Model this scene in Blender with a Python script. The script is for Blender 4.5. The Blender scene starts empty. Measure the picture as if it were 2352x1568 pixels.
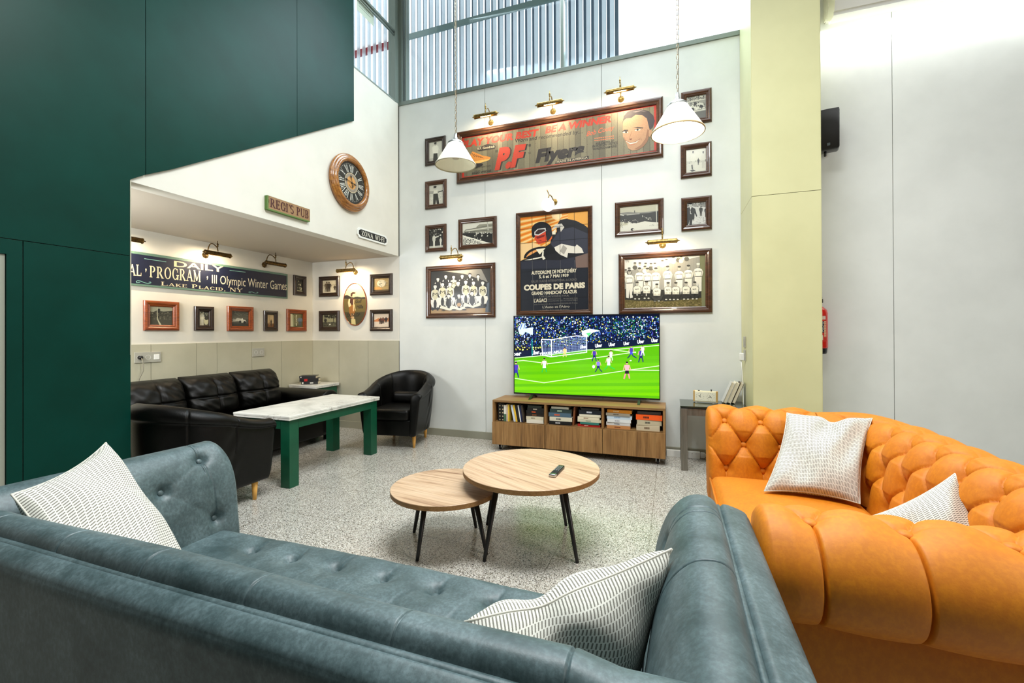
import bpy, bmesh, math, random
from math import sin, cos, pi, radians, sqrt, exp, floor, hypot
from mathutils import Vector, Matrix
from mathutils.geometry import tessellate_polygon
random.seed(7)
SC = bpy.context.scene
COL = SC.collection
# ------------------------------------------------------------------ camera, sky, lights, exposure
H = 1.25                                   # eye height
FPX, YAW, PITCH, ROLL, CY = 1011.685, 0.34653973, 0.003785733, -0.0042037797, 759.971
cd = bpy.data.cameras.new('camera'); cam = bpy.data.objects.new('camera', cd); COL.objects.link(cam)
cd.sensor_fit = 'HORIZONTAL'; cd.sensor_width = 36.0; cd.lens = 36.0*FPX/2352.0
cd.shift_y = -(784-CY)/2352.0; cd.clip_start = .05; cd.clip_end = 200
_f = Vector((-sin(YAW)*cos(PITCH), cos(YAW)*cos(PITCH), sin(PITCH)))
_r0 = Vector((cos(YAW), sin(YAW), 0)); _u0 = _r0.cross(_f)
_r = _r0*cos(ROLL)+_u0*sin(ROLL); _u = -_r0*sin(ROLL)+_u0*cos(ROLL)
cam.matrix_world = Matrix(((_r.x,_u.x,-_f.x,0),(_r.y,_u.y,-_f.y,0),(_r.z,_u.z,-_f.z,H),(0,0,0,1)))
SC.camera = cam
EYE = Vector((0,0,H))
def pix(x, y, ax, val):                    # point of a real plane (ax = val) seen at photo pixel x, y
    d = _r*((x-1176)/FPX) - _u*((y-CY)/FPX) + _f
    return EYE + d*((val-EYE[ax])/d[ax])
wd = bpy.data.worlds.new('sky'); SC.world = wd; wd.use_nodes = True
wd.node_tree.nodes['Background'].inputs[0].default_value = (.86,.93,1,1)
wd.node_tree.nodes['Background'].inputs[1].default_value = 1.9
SC.view_settings.view_transform = 'Standard'; SC.view_settings.look = 'None'
SC.view_settings.gamma = 1; SC.view_settings.use_curve_mapping = False
SC.view_settings.exposure = 0.42
SC.cycles.use_denoising = True
SC.cycles.max_bounces = 8; SC.cycles.diffuse_bounces = 4; SC.cycles.glossy_bounces = 4; SC.cycles.transmission_bounces = 6
SC.cycles.sample_clamp_indirect = 8
def area(name, loc, aim, sx, sy, power, col=(1,1,1), parent=None):
    l = bpy.data.lights.new(name, 'AREA'); l.shape = 'RECTANGLE'; l.size = sx; l.size_y = sy; l.energy = power; l.color = col
    o = bpy.data.objects.new(name, l); COL.objects.link(o); o.location = loc
    o.rotation_euler = (Vector(aim)-Vector(loc)).to_track_quat('-Z','Y').to_euler()
    if parent: o.parent = parent
    return o
area('ceiling_fill', (-.2,1.6,6.0), (-.25,1.8,0), 4.6, 2.2, 62, (.94,.985,1))  # added overhead fill below the closed ceiling, no fixture modelled
area('overhead_fill', (-.4,1.7,4.3), (-.4,1.85,0), 1.9, .9, 128, (.95,.985,1))  # lower overhead fill, added to even out the light on the tv wall
area('alcove_fill', (-3.95,1.1,1.85), (-3.95,4.4,1.45), 1.0, .5, 32, (.94,.97,1))  # unseen light, assumed and added to brighten the alcove walls
area('window_daylight', (-.6,4.6,5.1), (-.9,1.2,.4), 3.4, 1.5, 105, (.76,.91,1))
area('side_fill', (3.6,.95,3.0), (.3,2.0,.6), 1.2, 1.6, 62, (1,.97,.92))  # added fill from the right
# ------------------------------------------------------------------ small helpers
def S(r, g, b):
    c = lambda v: ((v/255+.055)/1.055)**2.4 if v > 10 else v/255/12.92
    return (c(r), c(g), c(b), 1)
def V(*a): return Vector(a)
class MB:
    """collects shapes; becomes ONE mesh object"""
    def __init__(s): s.v = []; s.f = []; s.m = []; s.sm = []; s.uv = None; s.T = None
    def add(s, vs, fs, mat=0, smooth=False):
        o = len(s.v)
        s.v += [tuple(s.T @ Vector(p)) if s.T else tuple(p) for p in vs]
        for f in fs: s.f.append(tuple(i+o for i in f)); s.m.append(mat); s.sm.append(smooth)
        return s
    def box(s, x0, x1, y0, y1, z0, z1, bev=0, mat=0, seg=2):
        if bev <= 0:
            vs = [(x0,y0,z0),(x1,y0,z0),(x1,y1,z0),(x0,y1,z0),(x0,y0,z1),(x1,y0,z1),(x1,y1,z1),(x0,y1,z1)]
            return s.add(vs, [(0,3,2,1),(4,5,6,7),(0,1,5,4),(1,2,6,5),(2,3,7,6),(3,0,4,7)], mat)
        bm = bmesh.new(); bmesh.ops.create_cube(bm, size=1)
        for v in bm.verts: v.co = ((x0+x1)/2+v.co.x*(x1-x0), (y0+y1)/2+v.co.y*(y1-y0), (z0+z1)/2+v.co.z*(z1-z0))
        bmesh.ops.bevel(bm, geom=list(bm.edges), offset=bev, segments=seg, profile=.5, affect='EDGES')
        s.bm(bm, mat, seg > 2); return s
    def bm(s, bm, mat=0, smooth=False):
        bm.verts.index_update()
        s.add([v.co[:] for v in bm.verts], [[v.index for v in f.verts] for f in bm.faces], mat, smooth); bm.free(); return s
    def tube(s, pts, r, n=10, mat=0, cap=True, smooth=True):
        pts = [Vector(p) for p in pts]; k = len(pts); rr = r if isinstance(r, (list,tuple)) else [r]*k
        vs = []; up = None
        for i, p in enumerate(pts):
            t = (pts[min(i+1,k-1)]-pts[max(i-1,0)]).normalized()
            if up is None: up = Vector((0,0,1)) if abs(t.z) < .9 else Vector((1,0,0))
            a = (up - t*up.dot(t))
            if a.length < 1e-6: a = t.orthogonal()
            a.normalize(); b = t.cross(a); up = a
            vs += [p+a*(rr[i]*cos(2*pi*j/n))+b*(rr[i]*sin(2*pi*j/n)) for j in range(n)]
        fs = [(i*n+j, i*n+(j+1)%n, (i+1)*n+(j+1)%n, (i+1)*n+j) for i in range(k-1) for j in range(n)]
        s.add(vs, fs, mat, smooth)
        if cap: s.add(vs[:n], [tuple(range(n-1,-1,-1))], mat); s.add(vs[-n:], [tuple(range(n))], mat)
        return s
    def lathe(s, prof, n=32, mat=0, c=(0,0,0), smooth=True, axis='z'):
        vs = []
        for r, z in prof:
            for j in range(n):
                a = 2*pi*j/n
                p = (r*cos(a), r*sin(a), z) if axis == 'z' else (r*cos(a), -z, r*sin(a)) if axis == 'y' else (z, r*cos(a), r*sin(a))
                vs.append((p[0]+c[0], p[1]+c[1], p[2]+c[2]))
        k = len(prof)
        return s.add(vs, [(i*n+j, i*n+(j+1)%n, (i+1)*n+(j+1)%n, (i+1)*n+j) for i in range(k-1) for j in range(n)], mat, smooth)
    def ball(s, c, rx, ry=None, rz=None, n=16, mat=0):
        ry = ry or rx; rz = rz or rx; vs = []; m = n//2
        for i in range(m+1):
            for j in range(n):
                a = pi*i/m; b = 2*pi*j/n
                vs.append((c[0]+rx*sin(a)*cos(b), c[1]+ry*sin(a)*sin(b), c[2]+rz*cos(a)))
        return s.add(vs, [(i*n+j, (i+1)*n+j, (i+1)*n+(j+1)%n, i*n+(j+1)%n) for i in range(m) for j in range(n)], mat, True)
    def prism(s, pts, fn, d, mat=0):
        """polygon pts (a,b) mapped by fn(a,b,h) and extruded h = 0..d"""
        n = len(pts); vs = [fn(a,b,0) for a,b in pts]+[fn(a,b,d) for a,b in pts]
        tri = tessellate_polygon([[Vector((a,b,0)) for a,b in pts]])
        fs = [tuple(t) for t in tri]+[tuple(i+n for i in reversed(t)) for t in tri]
        fs += [(i,(i+1)%n,(i+1)%n+n,i+n) for i in range(n)]
        return s.add(vs, fs, mat)
    def grid(s, P, mat=0, smooth=True, close=False):
        n, m = len(P), len(P[0]); vs = [p for row in P for p in row]
        fs = [(i*m+j, (i+1)*m+j, (i+1)*m+j+1, i*m+j+1) for i in range(n-1) for j in range(m-1)]
        if close: fs += [((n-1)*m+j, j, j+1, (n-1)*m+j+1) for j in range(m-1)]
        return s.add(vs, fs, mat, smooth)
    def make(s, name, mats, parent=None, fixn=True):
        me = bpy.data.meshes.new(name); me.from_pydata(s.v, [], s.f)
        for m in (mats if isinstance(mats, (list,tuple)) else [mats]): me.materials.append(m)
        me.polygons.foreach_set('material_index', s.m); me.polygons.foreach_set('use_smooth', s.sm)
        if fixn:
            bm = bmesh.new(); bm.from_mesh(me); bmesh.ops.remove_doubles(bm, verts=bm.verts, dist=1e-5)
            bmesh.ops.recalc_face_normals(bm, faces=bm.faces); bm.to_mesh(me); bm.free()
        o = bpy.data.objects.new(name, me); COL.objects.link(o)
        if parent: o.parent = parent
        return o
def tag(o, label=None, cat=None, group=None, kind=None):
    for k, v in (('label',label),('category',cat),('group',group),('kind',kind)):
        if v: o[k] = v
    return o
def thing(name, label, cat, loc=(0,0,0), rz=0, group=None):
    o = bpy.data.objects.new(name, None); COL.objects.link(o); o.location = loc; o.rotation_euler = (0,0,rz); o.empty_display_size = .05
    return tag(o, label, cat, group)
def wpart(name, mb, mat, parent, fixn=True):   # a part whose mesh was built in room coordinates
    l = parent.location; mb.v = [(a-l.x, b-l.y, c-l.z) for a,b,c in mb.v]
    return mb.make(name, mat, parent, fixn)
def struct(name, mb, mat, parent=None, fixn=True):
    o = mb.make(name, mat, parent, fixn)
    if parent is None: o['kind'] = 'structure'
    return o
def dup(root, loc=None, rz=None, label=None):
    r = root.copy(); COL.objects.link(r)
    if loc is not None: r.location = loc
    if rz is not None: r.rotation_euler = (0,0,rz)
    if label: r['label'] = label
    for ch in list(root.children):
        c = ch.copy(); COL.objects.link(c); c.parent = r
        for g in ch.children:
            d = g.copy(); COL.objects.link(d); d.parent = c
    return r
# ------------------------------------------------------------------ materials
MATS = {}
class N:
    def __init__(s, name):
        s.m = bpy.data.materials.new(name); s.m.use_nodes = True; s.t = s.m.node_tree; s.b = s.t.nodes['Principled BSDF']
        s.out = s.t.nodes['Material Output']
    def n(s, t, **k):
        x = s.t.nodes.new(t)
        for a, v in k.items():
            if hasattr(x, a): setattr(x, a, v)
            else: x.inputs[a].default_value = v
        return x
    def l(s, a, b): s.t.links.new(a, b)
    def co(s, kind='Object', sc=(1,1,1), rot=(0,0,0)):
        c = s.n('ShaderNodeTexCoord'); m = s.n('ShaderNodeMapping'); m.inputs['Scale'].default_value = sc; m.inputs['Rotation'].default_value = rot
        s.l(c.outputs[kind], m.inputs[0]); return m.outputs[0]
    def noise(s, vec, scale, detail=4, rough=.55, dist=0):
        x = s.n('ShaderNodeTexNoise'); x.inputs['Scale'].default_value = scale; x.inputs['Detail'].default_value = detail
        x.inputs['Roughness'].default_value = rough; x.inputs['Distortion'].default_value = dist; s.l(vec, x.inputs['Vector']); return x.outputs[0]
    def ramp(s, fac, stops, interp='LINEAR'):
        r = s.n('ShaderNodeValToRGB'); e = r.color_ramp.elements; r.color_ramp.interpolation = interp
        e[0].position, e[0].color = stops[0]; e[1].position, e[1].color = stops[-1]
        for p, c in stops[1:-1]: x = e.new(p); x.color = c
        s.l(fac, r.inputs[0]); return r.outputs[0]
    def math(s, op, a, b=0.0, c=0.0):
        x = s.n('ShaderNodeMath'); x.operation = op
        for i, v in enumerate((a,b,c)):
            if hasattr(v, 'is_linked'): s.l(v, x.inputs[i])
            else: x.inputs[i].default_value = v
        return x.outputs[0]
    def mix(s, fac, a, b, mode='MIX'):
        x = s.n('ShaderNodeMix'); x.data_type = 'RGBA'; x.blend_type = mode
        for i, v in ((0,fac),(6,a),(7,b)):
            if hasattr(v, 'is_linked'): s.l(v, x.inputs[i])
            else: x.inputs[i].default_value = v
        return x.outputs[2]
    def bump(s, h, strength=.2, dist=.01):
        x = s.n('ShaderNodeBump'); x.inputs['Strength'].default_value = strength; x.inputs['Distance'].default_value = dist
        s.l(h, x.inputs['Height']); s.l(x.outputs[0], s.b.inputs['Normal'])
    def set(s, **k):
        for a, v in k.items():
            a = a.replace('_',' ')
            if hasattr(v, 'is_linked'): s.l(v, s.b.inputs[a])
            else: s.b.inputs[a].default_value = v
        return s.m
def flat(name, col, rough=.5, metal=0, spec=.5, coat=0):
    x = N(name); return x.set(Base_Color=col, Roughness=rough, Metallic=metal, Specular_IOR_Level=spec, Coat_Weight=coat)
def mottled(name, c0, c1, scale=40, rough=.5, detail=5, bump=0, sc=(1,1,1), metal=0, coat=0, lo=.35, hi=.65, spec=.5, sheen=0, bscale=None):
    x = N(name); v = x.co('Object', sc); f = x.noise(v, scale, detail)
    x.set(Base_Color=x.ramp(f, [(lo,c0),(hi,c1)]), Roughness=rough, Metallic=metal, Coat_Weight=coat, Specular_IOR_Level=spec, Sheen_Weight=sheen)
    if bump: x.bump(x.noise(v, bscale or scale*3, 3), bump, .004)
    return x.m
def emit(name, col, strength):
    x = N(name); return x.set(Base_Color=col, Emission_Color=col, Emission_Strength=strength)
def wood(name, c0, c1, c2, scale=1.0, rot=(0,0,0), rough=.45, coat=0, along=0):
    """grain stretched along one local axis"""
    x = N(name); sc = [14*scale]*3; sc[along] = 1.1*scale
    v = x.co('Object', tuple(sc), rot); f = x.noise(v, 1.0, 9, .62, 1.4)
    sc2 = [90*scale]*3; sc2[along] = 3*scale
    g = x.noise(x.co('Object', tuple(sc2), rot), 1.0, 3, .6)
    col = x.ramp(f, [(.30,c0),(.47,c1),(.68,c2)])
    col = x.mix(.22, col, x.ramp(g, [(.38,(c0[0]*.5,c0[1]*.5,c0[2]*.5,1)),(.6,c2)]))
    x.set(Base_Color=col, Roughness=rough, Coat_Weight=coat); x.bump(g, .08, .002); return x.m
M = {}
M['wall'] = mottled('wall_paint', S(217,220,215), S(224,227,222), 3, .42, spec=.3)
M['wall_dim'] = mottled('alcove_paint', S(212,208,196), S(219,215,203), 3, .6)
M['dark'] = flat('joint_shadow_gap', S(58,56,46), .9)
M['green'] = mottled('green_paint', S(0,46,37), S(0,54,45), 2.2, .38, spec=.14)
M['greenfurn'] = mottled('green_table_paint', S(2,70,46), S(8,80,54), 4, .38)
M['yellow'] = mottled('yellow_panel', S(204,202,154), S(212,210,162), 2, .38)
M['taupe'] = mottled('wainscot_laminate', S(172,168,146), S(180,176,154), 3, .5)
M['base'] = flat('baseboard_grey', S(150,148,130), .5)
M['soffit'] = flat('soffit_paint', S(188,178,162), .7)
M['sill'] = flat('window_frame_metal', S(120,130,122), .4, .3)
M['alu'] = flat('aluminium_profile', S(176,180,178), .3, .8)
M['white'] = flat('white_plastic', S(232,232,226), .35)
M['black'] = flat('black_plastic', S(16,16,17), .35)
M['blackm'] = flat('black_metal', S(18,18,18), .42)
M['chrome'] = flat('chrome', S(200,200,200), .18, 1)
M['steel'] = mottled('brushed_steel', S(128,124,116), S(160,156,146), 30, .34, sc=(1,1,.1), metal=.9)
M['brass'] = mottled('aged_brass', S(120,96,48), S(176,148,88), 60, .34, metal=.85)
M['bronze'] = mottled('dark_bronze', S(60,44,22), S(112,84,40), 60, .36, metal=.8)
M['leather'] = mottled('black_leather', S(4,4,3), S(10,9,7), 9, .36, bump=.25, bscale=240, spec=.22)
M['beech'] = mottled('beech_leg', S(226,162,72), S(236,180,92), 30, .4, sc=(1,1,.15))
M['walnut'] = wood('dark_frame_wood', S(42,24,13), S(66,38,20), S(92,56,30), 3, rough=.3, coat=.4)
M['ebony'] = wood('near_black_frame_wood', S(26,17,12), S(40,26,17), S(58,38,24), 3, rough=.3, coat=.4)
M['mahog'] = wood('reddish_frame_wood', S(86,32,8), S(132,58,18), S(166,84,32), 3, rough=.28, coat=.5)
M['oak'] = wood('oak_laminate', S(100,70,36), S(142,106,62), S(166,130,84), 1.0, along=0, rough=.5)
M['oakv'] = wood('oak_drawer_front', S(78,50,22), S(138,98,52), S(168,128,78), 1.0, along=2, rough=.5)
M['oakedge'] = wood('oak_edge', S(120,84,40), S(142,102,54), S(160,120,70), 2, along=0, rough=.55)
M['oaktop'] = wood('pale_oak_top', S(140,102,70), S(196,164,130), S(212,183,152), .9, along=0, rough=.42)
# ------------------------------------------------------------------ floor and special materials
def terrazzo():
    x = N('terrazzo'); v = x.co('Object')
    vo = x.n('ShaderNodeTexVoronoi'); vo.inputs['Scale'].default_value = 240; x.l(v, vo.inputs['Vector'])
    sp = x.n('ShaderNodeSeparateColor'); x.l(vo.outputs['Color'], sp.inputs[0])
    c = x.ramp(sp.outputs[0], [(0,S(64,58,50)),(.08,S(126,118,106)),(.19,S(184,178,167)),(.44,S(208,205,196)),(.72,S(228,226,220)),(1,S(218,216,208))], 'CONSTANT')
    vo2 = x.n('ShaderNodeTexVoronoi'); vo2.inputs['Scale'].default_value = 400; x.l(v, vo2.inputs['Vector'])
    s2 = x.n('ShaderNodeSeparateColor'); x.l(vo2.outputs['Color'], s2.inputs[0])
    c = x.mix(x.math('LESS_THAN', s2.outputs[1], .10), c, S(56,50,42))
    c = x.mix(.35, c, x.ramp(x.noise(v, 1.3, 3), [(.3,S(196,192,182)),(.7,S(220,217,208))]), 'MULTIPLY')
    xy = x.n('ShaderNodeSeparateXYZ'); x.l(v, xy.inputs[0]); ln = None
    for k in (0,1):
        f = x.math('FRACT', x.math('DIVIDE', x.math('ADD', xy.outputs[k], 20.13), .5))
        g = x.math('LESS_THAN', f, .010); ln = g if ln is None else x.math('MAXIMUM', ln, g)
    c = x.mix(x.math('MULTIPLY', ln, .5), c, S(96,88,74))
    x.set(Base_Color=c, Roughness=.2, Specular_IOR_Level=.4); x.bump(x.noise(v, 6, 2), .02, .002); return x.m
M['floor'] = terrazzo()
def marble():
    x = N('white_marble'); v = x.co('Object'); w = x.noise(v, 2.2, 6, .6, 1.2)
    f = x.noise(v, 1.6, 8, .62, 2.4); vein = x.math('ABSOLUTE', x.math('SUBTRACT', f, .5))
    c = x.ramp(w, [(.32,S(196,194,186)),(.5,S(222,220,212)),(.7,S(230,228,220))])
    c = x.mix(x.math('MULTIPLY', x.ramp(vein, [(.0,(1,1,1,1)),(.012,(0,0,0,1))]), x.ramp(x.noise(v, 1.1, 2), [(.45,(0,0,0,1)),(.6,(1,1,1,1))])), c, S(128,120,108))
    return x.set(Base_Color=c, Roughness=.22)
M['marble'] = marble()
def velvet(name, lo, mid, hi, s=5, rough=.65, sheen=.25):
    x = N(name); v = x.co('Object'); a = x.noise(v, s, 7, .68, .5); b = x.noise(x.co('Object',(1,1,.7)), s*16, 5, .65)
    c = x.ramp(a, [(.34,mid),(.66,hi)]); c = x.mix(x.ramp(b, [(.42,(.45,.45,.45,1)),(.64,(0,0,0,1))]), c, lo)
    x.set(Base_Color=c, Roughness=rough, Sheen_Weight=sheen, Sheen_Tint=hi); x.bump(x.noise(v, 160, 3), .12, .002); return x.m
M['orange'] = velvet('orange_suede', S(186,98,0), S(207,120,0), S(217,132,2), 5, .62, .04)
M['teal'] = velvet('teal_suede', S(37,51,52), S(57,76,78), S(102,121,124), 7, .46, .06)
def weave():
    """cream cloth woven with rows of short dark dashes, every other column shifted"""
    x = N('woven_cushion_cloth'); t = x.n('ShaderNodeTexCoord'); sp = x.n('ShaderNodeSeparateXYZ'); x.l(t.outputs['UV'], sp.inputs[0])
    u = x.math('MULTIPLY', sp.outputs[0], 22.0); c = x.math('FLOOR', u); fu = x.math('FRACT', u)
    sh = x.math('MULTIPLY', x.math('MODULO', c, 2.0), .5)
    fv = x.math('FRACT', x.math('ADD', x.math('MULTIPLY', sp.outputs[1], 62.0), sh))
    d = x.math('MULTIPLY', x.math('LESS_THAN', fv, .42), x.math('LESS_THAN', x.math('ABSOLUTE', x.math('SUBTRACT', fu, .5)), .44))
    w = x.noise(t.outputs['UV'], 260, 2)
    cr = x.ramp(w, [(.3,S(204,202,190)),(.7,S(230,228,218))]); dk = x.ramp(w, [(.3,S(104,101,92)),(.7,S(140,137,126))])
    x.set(Base_Color=x.mix(d, cr, dk), Roughness=.85); x.bump(d, .25, .002); return x.m
M['weave'] = weave()
def glassy(name, tint, alpha=.15, rough=.05):
    x = N(name); tr = x.n('ShaderNodeBsdfTransparent'); tr.inputs[0].default_value = tint; gl = x.n('ShaderNodeBsdfGlossy'); gl.inputs['Roughness'].default_value = rough
    ms = x.n('ShaderNodeMixShader'); fr = x.n('ShaderNodeFresnel'); x.l(x.math('MULTIPLY', fr.outputs[0], .12), ms.inputs[0]) ; x.l(tr.outputs[0], ms.inputs[1]); x.l(gl.outputs[0], ms.inputs[2]); x.l(ms.outputs[0], x.out.inputs[0]); return x.m
M['pane'] = glassy('window_glass', (.94,.97,.97,1))
def translucent(name, c, f=.6):
    x = N(name); t = x.n('ShaderNodeBsdfTranslucent'); t.inputs[0].default_value = c
    ms = x.n('ShaderNodeMixShader'); ms.inputs[0].default_value = f; x.b.inputs['Base Color'].default_value = c
    x.l(x.b.outputs[0], ms.inputs[1]); x.l(t.outputs[0], ms.inputs[2]); x.l(ms.outputs[0], x.out.inputs[0]); return x.m
# ------------------------------------------------------------------ room
W, XA, XB, ZS, TOP = 4.769, -3.2406, -4.6404, 2.225, 6.1      # tv wall, clock wall, alcove wall, alcove ceiling, roof
SILL = 4.157
struct('floor', MB().box(-6.2,5.2,-3.6,W+.2,-.1,0), M['floor'])
struct('ceiling', MB().box(-6.2,5.2,-3.6,W+.2,TOP,TOP+.1), M['white'])
M['far'] = flat('dark_low_bounce_wall', S(20,32,26), .6)  # kept dark so the unseen walls bounce little light
struct('wall_front_unseen', MB().box(-6.2,5.2,-.8,-.7,0,TOP), M['far'])  # unseen wall, set close behind the camera to cut bounce on the sofa back
struct('wall_right', MB().box(5.1,5.2,-3.5,W+.2,0,TOP), M['far'])
def panels(xs, z0, z1, y=W, g=.0025, th=.02, mat=0, mb=None):
    mb = mb or MB()
    for a, b in zip(xs[:-1], xs[1:]): mb.box(a+g, b-g, y, y+th, z0, z1, 0, mat)
    mb.box(xs[0], xs[-1], y+th-.006, y+.12, z0, z1, 0, 1); return mb
wb = panels([XA,-2.053,-.691,.66], 0, SILL)
struct('wall_back', wb, [M['wall'],M['dark']])
wr = panels([.66,1.838,3.2,5.1], 0, TOP); struct('wall_back_right', wr, [M['wall'],M['dark']])
struct('baseboard_back', MB().box(XA,.641,W-.012,W,0,.085,.002), M['base'])
struct('baseboard_back_right', MB().box(1.14,5.1,W-.012,W,0,.085,.002), M['base'])
struct('wall_alcove_back', MB().box(XB-.1,XA,W,W+.12,0,ZS+.1), M['wall_dim'])
struct('wall_alcove_left', MB().box(XB-.12,XB,.9,W+.12,0,ZS+.1), M['wall_dim'])
struct('wall_alcove_near', MB().box(XB,XA-.12,.9,1.0,0,ZS), M['wall_dim'])
struct('ceiling_alcove', MB().box(XB-.12,XA-.139,.9,W+.12,ZS,ZS+.15), M['soffit'])
# clock wall with its green stair cladding: fn(y, z, depth)
fa = lambda y, z, h: (XA-.14+h, y, z)
mb = MB(); mb.prism([(-3.5,0),(1.80,0),(1.80,ZS),(W+.0,ZS),(W,SILL),(3.903,SILL),(3.903,TOP),(-3.5,TOP)], fa, .14)
struct('wall_left', mb, M['wall_dim'])
ga = lambda y, z, h: (XA+.001+h, y, z)
mb = MB(); g = .002
for poly in ([(-3.5,1.747+g),(1.803,1.747+g),(1.803,2.232),(1.89-g,2.290),(1.89-g,TOP),(-3.5,TOP)],
             [(1.89+g,2.292),(2.052,2.383),(3.131-g,3.062),(3.131-g,TOP),(1.89+g,TOP)],
             [(3.131+g,3.065),(3.903,3.552),(3.903,TOP),(3.131+g,TOP)],
             [(1.311+g,.0),(1.803,.0),(1.803,1.747-g),(1.311+g,1.747-g)],
             [(1.249,0),(1.311-g,0),(1.311-g,1.747-g),(-3.5,1.747-g),(-3.5,1.667),(1.249,1.667)]):
    mb.prism(poly, ga, .02)
struct('wall_left_cladding', mb, M['green'])
struct('door_1', MB().box(XA,XA+.012,.30,1.247,0,1.665), flat('door_leaf_grey', S(150,152,138), .4))
struct('trim_1', MB().box(XA-.14,XA-.02,1.80,1.812,0,1.15,.002), flat('reveal_brown', S(70,52,34), .5))
struct('trim_2', MB().box(XA-.006,XA+.024,1.80,1.8055,1.12,ZS), M['taupe'])
# wainscot
mb = MB(); ys = [1.0,1.9,2.76,3.184,3.403,3.827,4.248,W]
for a, b in zip(ys[:-1], ys[1:]): mb.box(XB, XB+.012, a+.002, b-.002, .0, 1.155)
mb.box(XB,XB+.006,1.0,W,0,1.15,0,1)
xs = [XB+.012,-4.18,-3.709,XA]
for a, b in zip(xs[:-1], xs[1:]): mb.box(a+.002, b-.002, W-.012, W, .0, 1.155)
mb.box(XB,XA,W-.006,W,0,1.15,0,1)
struct('trim_3', mb, [M['taupe'],M['dark']])
struct('baseboard_alcove', MB().box(XB+.012,XA,W-.022,W-.012,0,.09).box(XB+.012,XB+.022,1,W-.02,0,.09), M['taupe'])
struct('trim_4', MB().box(XA-.004,XA+.004,W-.012,W+.002,ZS,SILL), M['dark'])
# yellow column
CX0, CX1, CY0 = .641, 1.135, 4.142
mb = MB(); g = .004
for z0, z1 in ((0,2.38-.002),(2.38+.002,TOP)):
    mb.box(CX0+g, CX1-g, CY0, CY0+.02, z0, z1); mb.box(CX0, CX0+.02, CY0+g, W-.004, z0, z1); mb.box(CX1-.02, CX1, CY0+g, W-.004, z0, z1)
mb.box(CX0+.006, CX1-.006, CY0+.006, W, 0, TOP, 0, 1)
struct('column', mb, [M['yellow'],M['dark']])
# windows
fr = MB().box(XA,CX0,W-.012,W+.1,SILL-.028,SILL+.02,.003)          # sill profile
for x in (-1.123,): fr.box(x-.018,x+.018,W+.02,W+.1,SILL,TOP)
fr.box(XA,XA+.045,W+.0,W+.1,SILL,TOP); fr.box(XA+.075,XA+.09,W+.03,W+.1,SILL,TOP)
w1 = struct('window_1', fr, M['sill'])
struct('window_pane', MB().box(XA+.02,CX0,W+.055,W+.061,SILL,TOP), M['pane'], w1)
fr = MB().box(XA-.1,XA+.002,W-.075,W-.0,SILL,TOP).box(XA-.1,XA+.004,3.91,W-.06,SILL-.004,SILL+.012)
fr.tube([(XA-.02,3.9,5.045),(XA-.02,W-.02,5.045)], .02, 8).tube([(XA-.02,3.9,5.0),(XA-.02,W-.02,5.0)], .012, 8)
w2 = struct('window_2', fr, M['sill'])
struct('window_pane', MB().box(XA-.064,XA-.058,3.9,W-.07,SILL,TOP), M['pane'], w2)
# translucent slat screen outside the windows
mb = MB(); YS = W+.55; x = -6.4
while x < -.62:
    mb.box(x, x+.050, YS, YS+.012, 3.3, 8.2); mb.box(x+.050, x+.094, YS+.055, YS+.067, 3.3, 8.2, 0, 1); x += .094
sl = thing('slat_screen', 'tall pale slatted screen standing outside the high window', 'screen', (-3.4,YS,3.3))
wpart('slats', mb, [translucent('white_slat', (.86,.9,.93,1), .8), translucent('blue_grey_slat', (.2,.26,.32,1), .5)], sl)
wpart('rail', MB().box(pix(936,75,1,YS).x,-.62,YS-.03,YS,5.36,5.43), flat('grey_rail', S(120,142,140), .5), sl)
wpart('beam', MB().box(-6.4,pix(908,75,1,YS).x,YS+.02,YS+.05,5.34,5.44), flat('red_beam', S(170,26,40), .5), sl)
sl.children[1]['label'] = 'grey cross rail'; sl.children[2]['label'] = 'red cross rail'
struct('floor_outside', MB().box(-8,6,W+.2,9,3.0,3.1), flat('pale_concrete', S(150,150,146), .8))
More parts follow.
